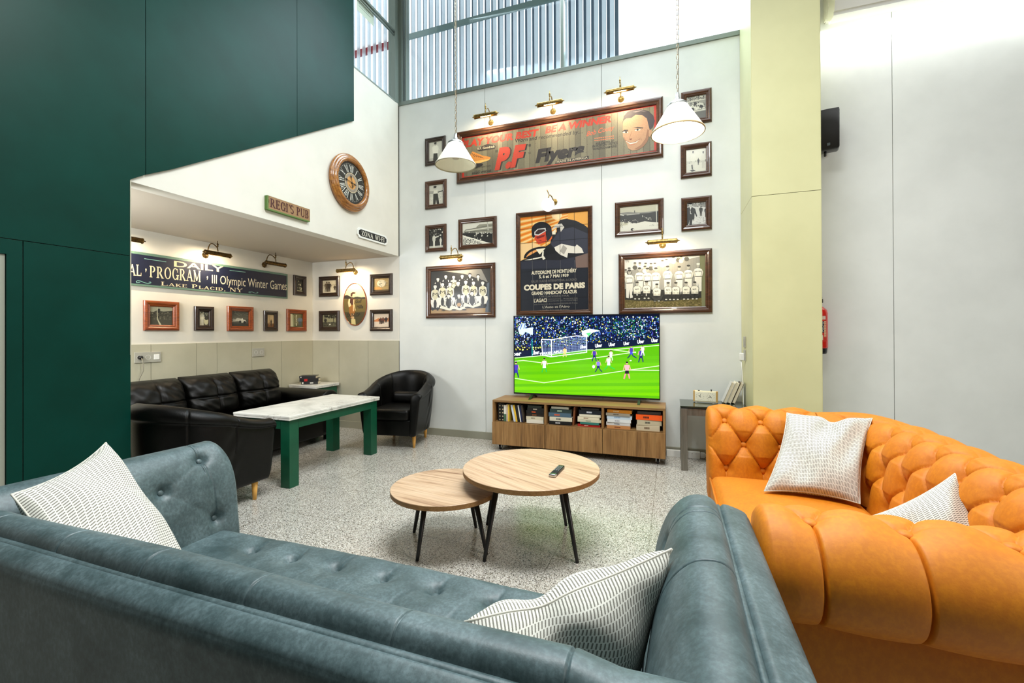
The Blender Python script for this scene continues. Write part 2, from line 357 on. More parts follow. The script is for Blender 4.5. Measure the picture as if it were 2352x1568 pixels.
# ------------------------------------------------------------------ upholstery tools
def resample(pts, step):
    """Catmull-Rom through pts -> list of (t, a, b), t = arc length"""
    P = [Vector((a,b)) for a,b in pts]; out = []
    for i in range(len(P)-1):
        p0, p1, p2, p3 = P[max(i-1,0)], P[i], P[i+1], P[min(i+2,len(P)-1)]
        n = max(2, int((p2-p1).length/step*1.05)+1)
        for k in range(n):
            u = k/n; out.append(.5*((2*p1)+(p2-p0)*u+(2*p0-5*p1+4*p2-p3)*u*u+(3*p1-p0-3*p2+p3)*u**3))
    out.append(P[-1]); r = []; t = 0
    for i, p in enumerate(out):
        if i: t += (p-out[i-1]).length
        r.append((t, p.x, p.y))
    return r
def frange(a, b, st):
    n = max(1, int(round((b-a)/st))); return [a+(b-a)*i/n for i in range(n+1)]
class Sweep:
    """profile (n inward-positive, z) carried along a path; disp(s,t) moves the skin along its normal"""
    def __init__(s, path, prof, disp=None): s.path, s.prof, s.disp = path, prof, disp
    def base(s, a, n, z): x, y, nx, ny = s.path(a); return Vector((x+nx*n, y+ny*n, z))
    def grid(s, ss):
        B = [[s.base(a, n, z) for t,n,z in s.prof] for a in ss]; I, J = len(B), len(B[0]); R = []
        for i in range(I):
            row = []
            for j in range(J):
                if s.disp:
                    du = B[min(i+1,I-1)][j]-B[max(i-1,0)][j]; dv = B[i][min(j+1,J-1)]-B[i][max(j-1,0)]
                    nn = dv.cross(du); nn = nn.normalized() if nn.length > 1e-9 else Vector((0,0,1))
                    row.append(B[i][j]+nn*s.disp(ss[i], s.prof[j][0]))
                else: row.append(B[i][j].copy())
            R.append(row)
        return R
    def point(s, a, t):
        j = min(range(len(s.prof)), key=lambda k: abs(s.prof[k][0]-t)); j = max(1, min(j, len(s.prof)-2)); e = .004
        p = s.base(a, s.prof[j][1], s.prof[j][2]); du = s.base(a+e, s.prof[j][1], s.prof[j][2])-s.base(a-e, s.prof[j][1], s.prof[j][2])
        dv = s.base(a, s.prof[j+1][1], s.prof[j+1][2])-s.base(a, s.prof[j-1][1], s.prof[j-1][2])
        n = dv.cross(du).normalized(); return p+n*(s.disp(a, s.prof[j][0]) if s.disp else 0), n
def capfan(mb, row, out, mat=0):
    """closes the end of a sweep with a softly bulged cap; out = outward vector"""
    c = sum((Vector(p) for p in row), Vector())/len(row); n = len(row); rings = [row]
    for k, h in ((.94,.010),(.86,.017),(.5,.022)): rings.append([c+(Vector(p)-c)*k+out*h for p in row])
    for a, b in zip(rings[:-1], rings[1:]):
        mb.add(a+b, [(i,(i+1)%n,(i+1)%n+n,i+n) for i in range(n)], mat, True)
    last = rings[-1]; mb.add(last+[c+out*.022], [(i,(i+1)%n,n) for i in range(n)], mat, True)
def upath(x0, ya, yb, xb, r):
    """U of inner lines: near arm along +x at y=ya, back at x=xb, far arm along -x at y=yb; returns path(s), total, marks"""
    l1 = xb-r-x0; q = pi*r/2; l2 = yb-ya-2*r; tot = 2*l1+2*q+l2
    def f(s):
        if s < l1: return (x0+s, ya, 0, 1)
        s -= l1
        if s < q:
            a = -pi/2+s/r; return (xb-r+r*cos(a), ya+r+r*sin(a), -cos(a), -sin(a))
        s -= q
        if s < l2: return (xb, ya+r+s, -1, 0)
        s -= l2
        if s < q:
            a = s/r; return (xb-r+r*cos(a), yb-r+r*sin(a), -cos(a), -sin(a))
        s -= q; return (xb-r-s, yb, 0, -1)
    return f, tot, (l1+q/2, l1+q+l2+q/2)
def button_mesh():
    mb = MB(); mb.lathe([(.0,.007),(.006,.0065),(.011,.004),(.0125,0),(.011,-.004),(0,-.005)], 14); o = mb.make('button', M['orange']); me = o.data; bpy.data.objects.remove(o); return me
BTN = button_mesh()
def button(parent, p, n, mat, k=1.0):
    me = BTN if mat is M['orange'] else BTN2
    o = bpy.data.objects.new('button', me); COL.objects.link(o); o.parent = parent
    o.location = Vector(p)-parent.location; o.rotation_euler = Vector(n).to_track_quat('Z','Y').to_euler(); o.scale = (k,k,k)
BTN2 = BTN.copy(); BTN2.materials.clear(); BTN2.materials.append(M['teal'])
# ------------------------------------------------------------------ orange buttoned sofa
def orange_sofa():
    x0, ya, yb, xb, r = .232, 1.545, 2.935, .925, .13
    path, tot, (m1, m2) = upath(x0, ya, yb, xb, r)
    prof = resample([(.0,.36),(-.012,.46),(-.03,.56),(-.055,.655),(-.10,.73),(-.16,.765),(-.215,.768),(-.27,.742),(-.312,.69),(-.325,.63),(-.308,.575),(-.268,.535),(-.25,.525)], .0055)
    tmax = prof[-1][0]
    def t_at(n0, z0): return min(prof, key=lambda q: (q[1]-n0)**2+(q[2]-z0)**2)[0]
    t0 = t_at(-.205,.769); hs = .145; ws = .1985
    off = .105
    def lat(s, t): return (s-off)/ws, (t-t0)/hs
    def disp(s, t):
        u, v = lat(s, t)
        if v >= 0:
            pf = abs(sin(pi*u))**.22; A = .012*min(1, (tmax-t)/.05+.15) + .004
            du_ = (u-round(u))*ws; d = A*pf-.011*exp(-(du_/.0035)**2)*min(1, v*hs/.05+.1)
        else:
            vv = max(v, -3.0)
            a, b = u+vv/2, u-vv/2; pf = (abs(sin(pi*a))*abs(sin(pi*b)))**.36
            if v < -3: pf = max(pf, 0)
            da, db = (a-round(a)), (b-round(b)); m = min(abs(da),abs(db))*ws*.8; d = (.016+.014*min(1,-v))*pf-.006*exp(-(m/.0035)**2)
        k = round(v); k = min(0, max(-3, k)); uu = round(u-(k%2)*.5)+(k%2)*.5
        q = ((u-uu)*ws)**2+((v-k)*hs)**2
        d -= .016*exp(-q/(2*.020**2)) + .014*exp(-q/(2*.05**2))
        e = min(s, tot-s)
        if e < .05: d *= .4+.6*e/.05
        return d
    sw = Sweep(path, prof, disp); sofa = thing('orange_sofa', 'orange suede sofa with deep buttoned rolled arms and back', 'sofa', (.65,2.24,0))
    for nm, a, b in (('arm',0,m1),('backrest',m1,m2),('arm',m2,tot)):
        mb = MB(); R = sw.grid(sorted(set(frange(a, b, .0052)) | {c for i in range(-1, 30) for k in (-8,-5,-3,-1.5,0,1.5,3,5,8) for c in [off+i*ws+k*.001] if a < c < b})); mb.grid(R)
        for row, sg in ((R[0], 0), (R[-1], tot)):
            if (sg == 0 and a == 0) or (sg == tot and b == tot):
                x, y, nx, ny = path(sg); low = [sw.base(sg,n,z) for n,z in ((-.245,.48),(-.245,.3),(-.24,.14),(-.02,.14),(-.01,.28))]
                capfan(mb, row+low, V(-1,0,0))
        # flat outer panel below the roll
        ss = frange(a, b, .03); mb.grid([[sw.base(s_,n,z) for n,z in ((-.246,.535),(-.258,.50),(-.262,.40),(-.258,.25),(-.25,.13),(-.02,.13),(-.0,.36))] for s_ in ss])
        ob = wpart(nm, mb, M['orange'], sofa)
    for k in range(0, -4, -1):
        i = -1
        while True:
            i += 1; u = i+(k%2)*.5; s_ = off+u*ws
            if s_ > tot-.03: break
            if k and s_ < m1 and k < -1: continue
            p, n = sw.point(s_, t0+k*hs); button(sofa, p+n*.012, n, M['orange'], 1.45)
    # seat cushion and base
    mb = MB(); nx, ny = 30, 40; P = []
    for i in range(nx+1):
        row = []
        for j in range(ny+1):
            u, v = i/nx*2-1, j/ny*2-1
            e = (1-abs(u)**8)*(1-abs(v)**8)
            row.append((x0-.012+(xb-.02-x0)*(u+1)/2, ya+.004+(yb-ya-.008)*(v+1)/2, .355+.055*max(e,0)**.4+.012*(1-u*u)*(1-v*v)))
        P.append(row)
    mb.grid(P); mb.box(x0-.012, xb-.02, ya+.004, yb-.004, .23, .356, .02, 0, 3)
    mb.tube([(x0-.014,ya+.01,.362),(x0-.014,yb-.01,.362)], .006, 8); wpart('seat_cushion', mb, M['orange'], sofa)
    wpart('base', MB().box(x0+.01, xb+.2, ya-.2, yb+.2, .11, .235, .01), M['orange'], sofa)
    for x in (x0+.07, xb+.15):
        for y in (ya-.16, yb+.16): wpart('leg', MB().lathe([(.0,.0),(.02,.0),(.03,.05),(.026,.115),(0,.115)], 14, 0, (x,y,0)), M['ebony'], sofa)
orange_sofa()
# ------------------------------------------------------------------ teal sofa, seen over its back
def teal_sofa():
    XI0, XI1, YB, YF = -1.74, -.112, .798, 1.405
    sofa = thing('teal_sofa', 'teal suede sofa with rolled back seen over its backrest from behind', 'sofa', (-.92,1.0,0))
    pr = resample([(.02,.36),(.0,.45),(-.03,.56),(-.062,.655),(-.10,.725),(-.15,.772),(-.195,.782),(-.222,.770),(-.236,.742)], .008)
    pra = resample([(-.035,.36),(-.045,.45),(-.058,.56),(-.076,.655),(-.105,.725),(-.15,.772),(-.195,.782),(-.222,.770),(-.236,.742)], .008)
    band = resample([(-.236,.736),(-.25,.752),(-.275,.748),(-.305,.736),(-.314,.722),(-.318,.70),(-.318,.55),(-.318,.35),(-.314,.13)], .012)
    q = lambda n0, z0, pp=None: min(pp or pr, key=lambda k: (k[1]-n0)**2+(k[2]-z0)**2)[0]
    ttop, tbt, tlow = q(-.15,.77), q(-.07,.67), q(-.01,.5)
    def mk(seams, btn):
        def disp(s, t):
            d = 0
            for c in seams:
                if t > tbt: d -= .004*exp(-((s-c)/.0024)**2)
            for bs, bt in btn:
                qq = (s-bs)**2+(t-bt)**2
                d -= .024*exp(-qq/(2*.016**2))+.012*exp(-qq/(2*.05**2))
                if len(btn) < 6 and bt > tbt-.03 and t > bt: d -= .0025*exp(-((s-bs)/.0035)**2)
            for k in range(len(btn)):
                for l in range(k):
                    (a,b),(c,e) = btn[k], btn[l]; L2 = (c-a)**2+(e-b)**2
                    if L2 > .3**2 or abs(e-b) < .04: continue
                    w = ((s-a)*(c-a)+(t-b)*(e-b))/L2
                    if 0 < w < 1:
                        dd = abs((s-a)*(e-b)-(t-b)*(c-a))/sqrt(L2)
                        if dd < .03: d -= .0035*exp(-(dd/.0045)**2)
            d += .004*sin(s*5.3+1)*sin(t*9)
            return d
        return disp
    def build(nm, path, L, seams, btn, caps, s0=0):
        bk = nm == 'backrest'; kx = .885 if bk else 1
        pr_l = [(t, n*kx, z) for t,n,z in (pr if bk else pra)]; band_l = [(t, -.209+(n+.236)*.62 if bk else n, z) for t,n,z in band]
        dsp = mk(seams, btn); sw = Sweep(path, pr_l, dsp); ss = set(frange(s0, L, .011))
        for c in list(seams)+[b[0] for b in btn]: ss |= {c+k*.0014 for k in range(-5,6) if s0 < c+k*.0014 < L}
        ss = sorted(ss); mb = MB(); R = sw.grid(ss)
        for i, s_ in enumerate(ss):       # rounded shoulder at the free arm end
            for e, on in ((s_-s0, caps[0]), (L-s_, caps[1])):
                if on and e < .035:
                    k = 1-e/.035
                    for j in range(len(R[i])):
                        if R[i][j].z > .6: R[i][j].z -= .024*k*k*((R[i][j].z-.6)/.18)
        if bk:                            # dips under the arm rolls where they meet
            for i, s_ in enumerate(ss):
                k = max(0, min(1, max(s_-LB, -s_)/.07+.4))
                for p in R[i]: p.z -= .016*k if p.z > .5 else 0
        mb.grid(R)
        ob = wpart(nm, mb, M['teal'], sofa)
        mb = MB(); sb = Sweep(path, band_l); Rb = sb.grid(frange(s0, L, .03)); mb.grid(Rb)
        for row, s_, on in ((R[0]+[Vector(p) for p in Rb[0]], s0, caps[0]), (R[-1]+[Vector(p) for p in Rb[-1]], L, caps[1])):
            if on:
                x, y, nx, ny = path(s_); x2, y2, _, _ = path(s_+(-.01 if s_ == s0 else .01)); o = Vector((x2-x, y2-y, 0)).normalized()
                capfan(mb, row+[sb.base(s_,-.3,.125), sb.base(s_,.0,.125)], o)
        o2 = mb.make('outer_frame', M['teal'], ob); l = sofa.location
        for v in o2.data.vertices: v.co -= l
        pp = [sb.base(s_, -.2092 if bk else -.2365, .744) for s_ in frange(s0, L, .05)]
        o3 = MB().tube([p-l for p in pp], .0095 if bk else .0065, 10).make('piping', M['teal'], ob)
        for bs, bt in btn:
            p, n = sw.point(bs, bt); button(sofa, p+n*.003, n, M['teal'], 1.0)
    LB = XI1-XI0
    pb = lambda s: (XI0+s, YB, 0, 1)
    rowa = [(.12+.245*i, tbt) for i in range(7)]; rowb = [(.245*i, tlow) for i in range(8)]
    e = .235
    build('backrest', pb, LB+.17, [.10,.414,.712,.999,1.316,1.60], rowa+rowb[1:-1], (0,0), -.17)
    LA = YF-YB; ext = .235
    pl = lambda s: (XI0, YB+s, 1, 0)
    pr_ = lambda s: (XI1, YB+LA-s, -1, 0)
    build('arm', lambda s: (XI0, YB+LA-s, 1, 0), LA+.33, [.115,.40], [(.105,q(-.112,.732,pra)),(.275,q(-.075,.65,pra)),(.085,q(-.05,.475,pra))], (1,1))
    LR = LA+.33
    build('arm', lambda s: (XI1, YB-.33+s, -1, 0), LR, [LR-.16,LR-.42], [(LR-.125,q(-.068,.665)),(LR-.275,q(-.035,.565))], (1,1))
    # seat
    bt = []
    for i in range(7): bt.append((XI0+.22+.2*i, YF-.15)); bt.append((XI0+.12+.2*i, YF-.31)); bt.append((XI0+.22+.2*i, YF-.46))
    X0, X1, Y0, Y1 = XI0-.04, XI1+.04, YB-.02, YF-.02; mb = MB(); P = []
    for x in frange(X0, X1, .008):
        row = []
        for k, y in enumerate(frange(Y0, Y1, .009)):
            z = .425+.012*sin(pi*(x-X0)/(X1-X0))
            for e in (Y1-y,):
                if e < .07: z -= .075*(1-sqrt(max(0,1-((.07-e)/.07)**2)))
            for a, b in bt:
                qq = (x-a)**2+(y-b)**2
                if qq < .03: z -= .026*exp(-qq/(2*.014**2))+.016*exp(-qq/(2*.045**2))
                if abs(y-b) < .17 and y > b and abs(x-a-(y-b)*.25) < .02 and a: z -= .006*exp(-((x-a-(y-b)*.25)/.004)**2)*max(0,1-(y-b)/.15)
            row.append((x,y,z))
        row.append((x,Y1+.012,.30)); row.append((x,Y1+.008,.26)); P.append(row)
    mb.grid(P); mb.box(X0,X1,Y0,Y1-.03,.14,.30); wpart('seat_cushion', mb, M['teal'], sofa)
    for a, b in bt: button(sofa, (a,b,.4), (0,0,1), M['teal'], 1.0)
    for x in (XI0-.2, XI1+.2):
        for y in (YB-.24, YF-.07): wpart('leg', MB().lathe([(.0,.0),(.02,.0),(.03,.13),(0,.13)], 14, 0, (x,y,0)), M['ebony'], sofa)
teal_sofa()
# ------------------------------------------------------------------ cushions
def cushion(label, a, b, c, T, seed, dents=(), swap=False):
    """square pillow by three corners a-b-c (fourth is a+c-b)"""
    a, b, c = Vector(a), Vector(b), Vector(c); d = a+c-b; ctr = (a+c)/2
    n = (a-b).cross(c-b).normalized(); rnd = random.Random(seed); K = 44
    ph = [(rnd.uniform(3,8),rnd.uniform(-6,6),rnd.uniform(0,6)) for _ in range(5)]
    t = thing('cushion', label, 'cushion', ctr, 0, 'striped woven cushions')
    mb = MB(); uvs = []
    for sg in (1,-1):
        P = []
        for i in range(K+1):
            row = []
            for j in range(K+1):
                u, v = i/K*2-1, j/K*2-1
                pin = 1-.10*(1-v*v)*abs(u)**3; pin2 = 1-.10*(1-u*u)*abs(v)**3
                uu, vv = u*pin, v*pin2
                h = T*(max(0,(1-u*u)*(1-v*v)))**.42
                h += .007*sum(sin(p*u+q*v+r) for p,q,r in ph)*(1-u**4)*(1-v**4)
                ed = (1-u*u)*(1-v*v)
                for du, dv, w, dep in dents: h -= dep*ed**.5*exp(-((u-du)**2+(v-dv)**2)/w**2)
                h = max(h, .0005)
                sh = V(0,0,0)
                for du, dv, w, dep in dents:
                    if abs(dv) > .8 or abs(du) > .8: sh += (ctr-(b+(a-b)*(du+1)/2+(c-b)*(dv+1)/2))*(dep*1.6*exp(-((u-du)**2+(v-dv)**2)/w**2))
                p = ctr+(a-b)*(uu/2)+(c-b)*(vv/2)+n*(sg*h)+sh
                row.append(p-ctr)
            P.append(row)
        mb.grid(P)
    o = mb.make('cover', M['weave'], t, fixn=False); me = o.data; uv = me.uv_layers.new(name='UVMap'); n1 = (K+1)**2
    for lp in me.loops:
        k = lp.vertex_index % n1; uv.data[lp.index].uv = ((k%(K+1))/K, (k//(K+1))/K) if swap else ((k//(K+1))/K, (k%(K+1))/K)
    me.polygons.foreach_set('use_smooth', [True]*len(me.polygons)); me.update()
    pts = []
    for e in range(4):
        for k in range(20):
            w = k/20*2-1; u, v = ((w,-1),(1,w),(-w,1),(-1,-w))[e]
            pin = 1-.10*(1-v*v)*abs(u)**3; pin2 = 1-.10*(1-u*u)*abs(v)**3; sh = V(0,0,0)
            for du, dv, wd_, dep in dents:
                if abs(dv) > .8 or abs(du) > .8: sh += (ctr-(b+(a-b)*(du+1)/2+(c-b)*(dv+1)/2))*(dep*1.6*exp(-((u-du)**2+(v-dv)**2)/wd_**2))
            pts.append((a-b)*(u*pin/2)+(c-b)*(v*pin2/2)+sh)
    MB().tube(pts+[pts[0]], .0026, 6).make('seam', flat('cushion_seam', S(206,202,188), .9), t)
    return t
cushion('striped woven cushion leaning in the left arm corner of the teal sofa', (-1.754,.69,.80), (-2.02,1.05,.84), (-1.60,1.06,.47), .075, 3, [(.2,.1,.6,.02)])
cushion('greenish striped cushion leaning against the right arm of the teal sofa', (-.40,.815,.66), (-.001,1.05,.765), (-.085,1.07,.42), .10, 5, [(.30,-1,.22,.05),(.25,-.6,.3,.012)], True)
cushion('large striped cushion with a dented top against the far orange arm', (.635,2.97,.775), (1.03,2.93,.775), (.84,2.53,.43), .08, 8, [(-.15,-1,.22,.06),(-.05,-.55,.3,.03)], True)
cushion('striped cushion peeking corner up from behind the near orange arm', (.62,1.93,.56), (.985,2.09,.722), (.985,1.80,.40), .065, 11)
# ------------------------------------------------------------------ coffee tables and remote
def coffee_table(label, cx, cy, h, R, feet, rot):
    t = thing('coffee_table', label, 'coffee table', (cx,cy,0), rot, 'nesting coffee tables')
    mb = MB().lathe([(0,h-.028),(R-.002,h-.028),(R,h-.026),(R,h-.002)], 72, 0, smooth=False); mb.lathe([(R,h-.002),(R-.002,h),(0,h)], 72, 1, smooth=False)
    mb.make('tabletop', [M['oakedge'],M['oaktop']], t)
    m = Matrix.Rotation(-rot, 4, 'Z')
    for x, y in feet:
        p = m @ Vector((x-cx, y-cy, 0)); q = p*.72; q.z = h-.03
        MB().tube([p, p.lerp(q,.12), q], [.0095,.0105,.0165], 14).make('leg', M['blackm'], t)
    mb = MB(); d = R*.58
    for a in (pi/4, 3*pi/4): mb.tube([(d*cos(a),d*sin(a),h-.036),(-d*cos(a),-d*sin(a),h-.036)], .009, 8)
    mb.make('under_frame', M['blackm'], t)
coffee_table('large round oak coffee table with black splayed legs carrying the remote', -.792,2.515,.45,.404, [(-.968,2.217),(-.485,2.372),(-.647,2.808),(-1.135,2.651)], radians(-28))
coffee_table('small low round oak coffee table tucked under the larger one', -1.265,2.335,.345,.322, [(-1.317,2.099),(-1.524,2.395),(-1.186,2.586),(-.985,2.291)], radians(-8))
t = thing('remote_control', 'black remote control with silver base on the large coffee table', 'remote', (-.618,2.45,.4502), radians(-3))
MB().box(-.02,.02,-.085,.1,0,.017,.006,0,3).make('body', M['black'], t)
MB().box(-.0205,.0205,-.088,-.058,.0005,.0174,.006,0,3).make('end_cap', M['chrome'], t)
for i in range(3):
    for j in range(5):
        MB().lathe([(0,.0185),(.003,.0182),(.0036,.016)], 8, 0, (-.011+.011*i,.0+.018*j,0)).make('key', flat('key_grey', S(150,150,150), .5) if 'k' not in MATS else MATS['k'], t)
        MATS['k'] = t.children[-1].data.materials[0]
# ------------------------------------------------------------------ marble tables
def marble_table(name, label, x0, x1, y0, y1, h, leg, ap=.075):
    t = thing(name, label, 'table', ((x0+x1)/2,(y0+y1)/2,0)); X, Y = (x1-x0)/2, (y1-y0)/2
    mb = MB().box(-X,X,-Y,Y,h-.02,h,.004).box(-X+.002,X-.002,-Y+.002,Y-.002,h-.036,h-.0205,.003); mb.make('marble_top', M['marble'], t)['label'] = 'grey veined white marble top'
    i = .022
    for sx in (-1,1):
        for sy in (-1,1):
            a, b = sx*(X-i-leg/2), sy*(Y-i-leg/2); MB().box(a-leg/2,a+leg/2,b-leg/2,b+leg/2,0,h-.036,.002).make('leg', M['greenfurn'], t)
    mb = MB()
    for s in (-1,1):
        e = s*(X-i); mb.box(min(e,e-s*.025),max(e,e-s*.025),-Y+i+leg,Y-i-leg,h-.036-ap,h-.036)
        e = s*(Y-i); mb.box(-X+i+leg,X-i-leg,min(e,e-s*.025),max(e,e-s*.025),h-.036-ap,h-.036)
    mb.make('apron', M['greenfurn'], t); return t
marble_table('marble_table', 'long green framed table with white marble top before the black sofa', -3.495,-2.873,2.708,3.872,.587,.095)
marble_table('corner_table', 'small green table with marble top in the alcove corner', -4.60,-4.155,4.325,4.735,.598,.06,.06)
# ------------------------------------------------------------------ books
PAPER = mottled('book_pages', S(196,184,156), S(226,216,190), 3, .8, sc=(1,1,220))
BC = {}
def bmat(c):
    if c not in BC: BC[c] = flat('book_cover_%d' % len(BC), S(*c), .38)
    return BC[c]
def book(label, loc, L, D, T, col, rz=0, tilt=None, band=None, group=None):
    """local: spine along x on the -y side, pages open to +y and both ends; T thick in z (lying flat)"""
    t = thing('book', label, 'book', loc, rz, group)
    if tilt is not None: t.rotation_euler = tilt
    c = .0022; mb = MB()
    mb.box(-L/2,L/2,0,D,0,c).box(-L/2,L/2,0,D,T-c,T).box(-L/2,L/2,-.001,c,0,T,.0009)
    mats = [bmat(col)]
    if band:
        mats.append(bmat(band[0]))
        for a, b, za, zb in band[1]: mb.box(-L/2+L*a, -L/2+L*b, -.0016, -.0008, T*za, T*zb, 0, 1)
    mb.make('cover', mats, t); MB().box(-L/2+.003,L/2-.003,c,D-.004,c,T-c).make('pages', PAPER, t)
    return t
def title(rnd, n=7):
    x = .25+.1*rnd.random(); r = []
    for i in range(n):
        w = .012+.025*rnd.random()
        if x+w > .86: break
        r.append((x, x+w, .32, .68)); x += w+.008
    return r
# ------------------------------------------------------------------ television stand
TX0, TX1, TY0, TY1, TZ0, TZ1 = -1.801, -.054, 4.363, 4.752, .066, .533
ts = thing('television_stand', 'long oak laminate television stand on castors packed with books', 'tv stand', ((TX0+TX1)/2,TY0,0))
th = .022; zd = .306
wpart('top_panel', MB().box(TX0,TX1,TY0,TY1,TZ1-th,TZ1,.001), M['oak'], ts)
for x in (TX0, TX1-th): wpart('side_panel', MB().box(x,x+th,TY0+.001,TY1,TZ0,TZ1-th), M['oakv'], ts)
DX = [TX0+.583, TX0+1.166]
for x in DX: wpart('divider', MB().box(x-.011,x+.011,TY0+.002,TY1-.02,zd,TZ1-th), M['oakv'], ts)
wpart('shelf', MB().box(TX0+th,TX1-th,TY0+.02,TY1-.012,zd-.02,zd), M['oak'], ts)
wpart('bottom_panel', MB().box(TX0+th,TX1-th,TY0+.02,TY1,TZ0,TZ0+.02), M['oak'], ts)
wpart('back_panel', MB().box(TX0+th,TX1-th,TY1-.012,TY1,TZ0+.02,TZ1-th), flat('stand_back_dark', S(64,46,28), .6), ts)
for a, b in zip([TX0,DX[0],DX[1]], [DX[0],DX[1],TX1]):
    wpart('drawer_front', MB().box(a+.0025,b-.0025,TY0-.018,TY0+.0005,TZ0,zd-.003,.001), M['oakv'], ts)
for x in (TX0+.07, TX1-.07):
    for y in (TY0+.05, TY1-.06):
        mb = MB().lathe([(.0,-.011),(.021,-.011),(.024,-.008),(.024,.008),(.021,.011),(0,.011)], 20, 0, (x,y,.0241), axis='x'); w = wpart('castor', mb, M['black'], ts)
        MB().box(-.019,-.013,-.016,.016,.0,.045).box(.013,.019,-.016,.016,.0,.045).box(-.022,.022,-.022,.022,.038,.0425).make('fork', M['chrome'], w).location = Vector((x,y,.0235))-ts.location
rb = random.Random(4); YF_ = TY0+.03
def stack(x, z, specs, grp, y=YF_):
    kt = min(1.24, .186/sum(q[3]+.0006 for q in specs))
    for lab, L, D, T, c, band in specs:
        T *= kt
        jx, jy = rb.uniform(-.008,.008), rb.uniform(0,.012)
        bd = (band, title(rb)) if band else None
        book(lab, (x+jx, y+jy, z+.0002), L, D, T, c, rb.uniform(-.03,.03), None, bd, grp); z += T+.0006
    return z
# upright books, left compartment: spine to the viewer -> rotate so local x is up
def upright(lab, x, L, D, T, c, lean, grp, band=None, z=zd):
    t = book(lab, (0,0,0), L, D, T, c, 0, None, band, grp)
    # local x (spine length) -> up, local z (thickness) -> x
    R = Matrix.Rotation(lean, 3, 'Y') @ Matrix(((0,0,1),(0,1,0),(1,0,0))) @ Matrix(((1,0,0),(0,1,0),(0,0,1)))
    R = Matrix.Rotation(lean, 3, 'Y') @ Matrix(((0,0,-1),(0,1,0),(1,0,0)))
    t.rotation_euler = R.to_euler()
    zc = z+L/2*cos(lean)+(T*sin(-lean) if lean < 0 else 0)+.0005
    t.location = (x, TY0+.035, zc); return t
G0 = 'upright books at the left end of the television stand'
xx = TX0+th+.03
for i, (lab, L, T, c, bd) in enumerate([
    ('black ring bound album at the left end of the stand shelf', .185,.03,(18,18,16),((225,205,160),[(.05+.2*k,.11+.2*k,.15,.5) for k in range(5)])),
    ('second black ring bound album on the stand shelf', .185,.03,(22,22,20),((225,205,160),[(.05+.2*k,.11+.2*k,.15,.5) for k in range(5)])),
    ('white and green spined book beside the black albums', .172,.028,(226,222,208),((74,108,84),[(.0,.45,0,1)])),
    ('thin pinkish cream book beside the green spined one', .18,.014,(226,200,178),None),
    ('thin yellow book standing upright on the stand shelf', .18,.014,(226,190,70),None)]):
    upright(lab, xx+T, L, .17, T, c, 0, G0, bd); xx += T+.002
for i, (lab, T, c) in enumerate([('leaning pale blue magazine on the stand shelf', .022,(206,214,226)),('leaning yellow paperback on the stand shelf',.02,(232,186,50)),
    ('leaning black paperback beside the yellow one',.028,(26,24,24)),('thin leaning white booklet on the stand shelf',.012,(232,230,222)),('leaning navy blue book on the stand shelf',.016,(24,34,70)),('rightmost leaning dark brown book of the upright row',.02,(60,50,40))]):
    upright(lab, xx+.032+T, .178, .16, T, c, radians(-12+i*.8), G0); xx += T+.002
G1 = 'stacked books on the television stand'
z = stack(TX0+.468, zd, [('cream book at the bottom of the leftmost stack',.185,.15,.03,(232,226,208),None),('pale paperback second in the leftmost stack',.19,.15,.026,(214,204,176),(120,110,90)),
    ('black book with brown lettering in the leftmost stack',.19,.15,.024,(36,26,18),(140,80,40)),('black book with orange lettering in the leftmost stack',.19,.15,.026,(20,18,18),(230,90,30)),
    ('black book near the top of the leftmost stack',.19,.15,.022,(26,24,22),(190,180,160)),('dark green book on top of the leftmost stack',.15,.14,.02,(40,48,40),None)], G1)
stack(DX[0]+.15, zd, [('black hardback at the bottom of the second stack',.235,.16,.032,(20,20,22),(200,200,200)),('black and cream paperback in the second stack',.235,.16,.036,(214,208,184),(40,44,44)),
    ('slate blue book in the second stack',.235,.16,.036,(72,98,116),(212,90,40)),('dark teal book with pale patch in the second stack',.225,.16,.034,(40,58,56),(176,196,170)),('small pale book on top of the second stack',.18,.15,.018,(196,196,180),None)], G1)
upright('brown spined book standing between the second and third stacks', DX[0]+.298, .19,.16,.016,(122,70,36),radians(5),G1)
upright('pale spined book standing behind the third stack', DX[0]+.345, .19,.12,.03,(196,190,176),0,G1).location.y += .195
stack(DX[0]+.446, zd, [('red book at the bottom of the third stack',.225,.16,.022,(176,30,26),(230,190,170)),('teal green paperback in the third stack',.19,.15,.02,(46,120,108),None),('cream paperback third from the bottom of the third stack',.235,.16,.024,(206,200,172),(120,130,110)),
    ('cream and brown book in the third stack',.22,.16,.024,(226,216,188),(120,60,30)),('ivory book fourth in the third stack',.215,.16,.022,(222,214,190),None),('thick black book with white title in the third stack',.225,.16,.04,(20,24,36),(210,214,224)),('dark book on top of the third stack',.18,.14,.016,(54,52,50),None)], G1)
stack(DX[1]+.15, zd, [('brown orange book at the bottom of the fourth stack',.225,.16,.03,(196,136,82),(120,50,20)),('grey white book second in the fourth stack',.23,.16,.028,(206,204,200),(90,96,104)),('white book third in the fourth stack',.225,.16,.03,(222,224,222),(150,150,160)),
    ('pale blue white book in the fourth stack',.24,.16,.032,(196,212,222),(120,150,180)),('patterned grey paperback in the fourth stack',.23,.16,.024,(150,140,122),(60,54,48)),('bright orange yellow book on top of the fourth stack',.235,.16,.03,(244,158,38),(250,220,160))], G1)
stack(TX1-.152, zd, [('thick patterned cream book at the bottom of the rightmost stack',.215,.16,.045,(204,190,160),(110,84,60)),('beige and dark book second in the rightmost stack',.225,.16,.042,(192,180,150),(56,60,52)),('vivid orange hardback in the rightmost stack',.24,.16,.042,(244,92,20),(24,22,22)),('dark grey book on top of the rightmost stack',.215,.15,.026,(70,66,62),None)], G1)
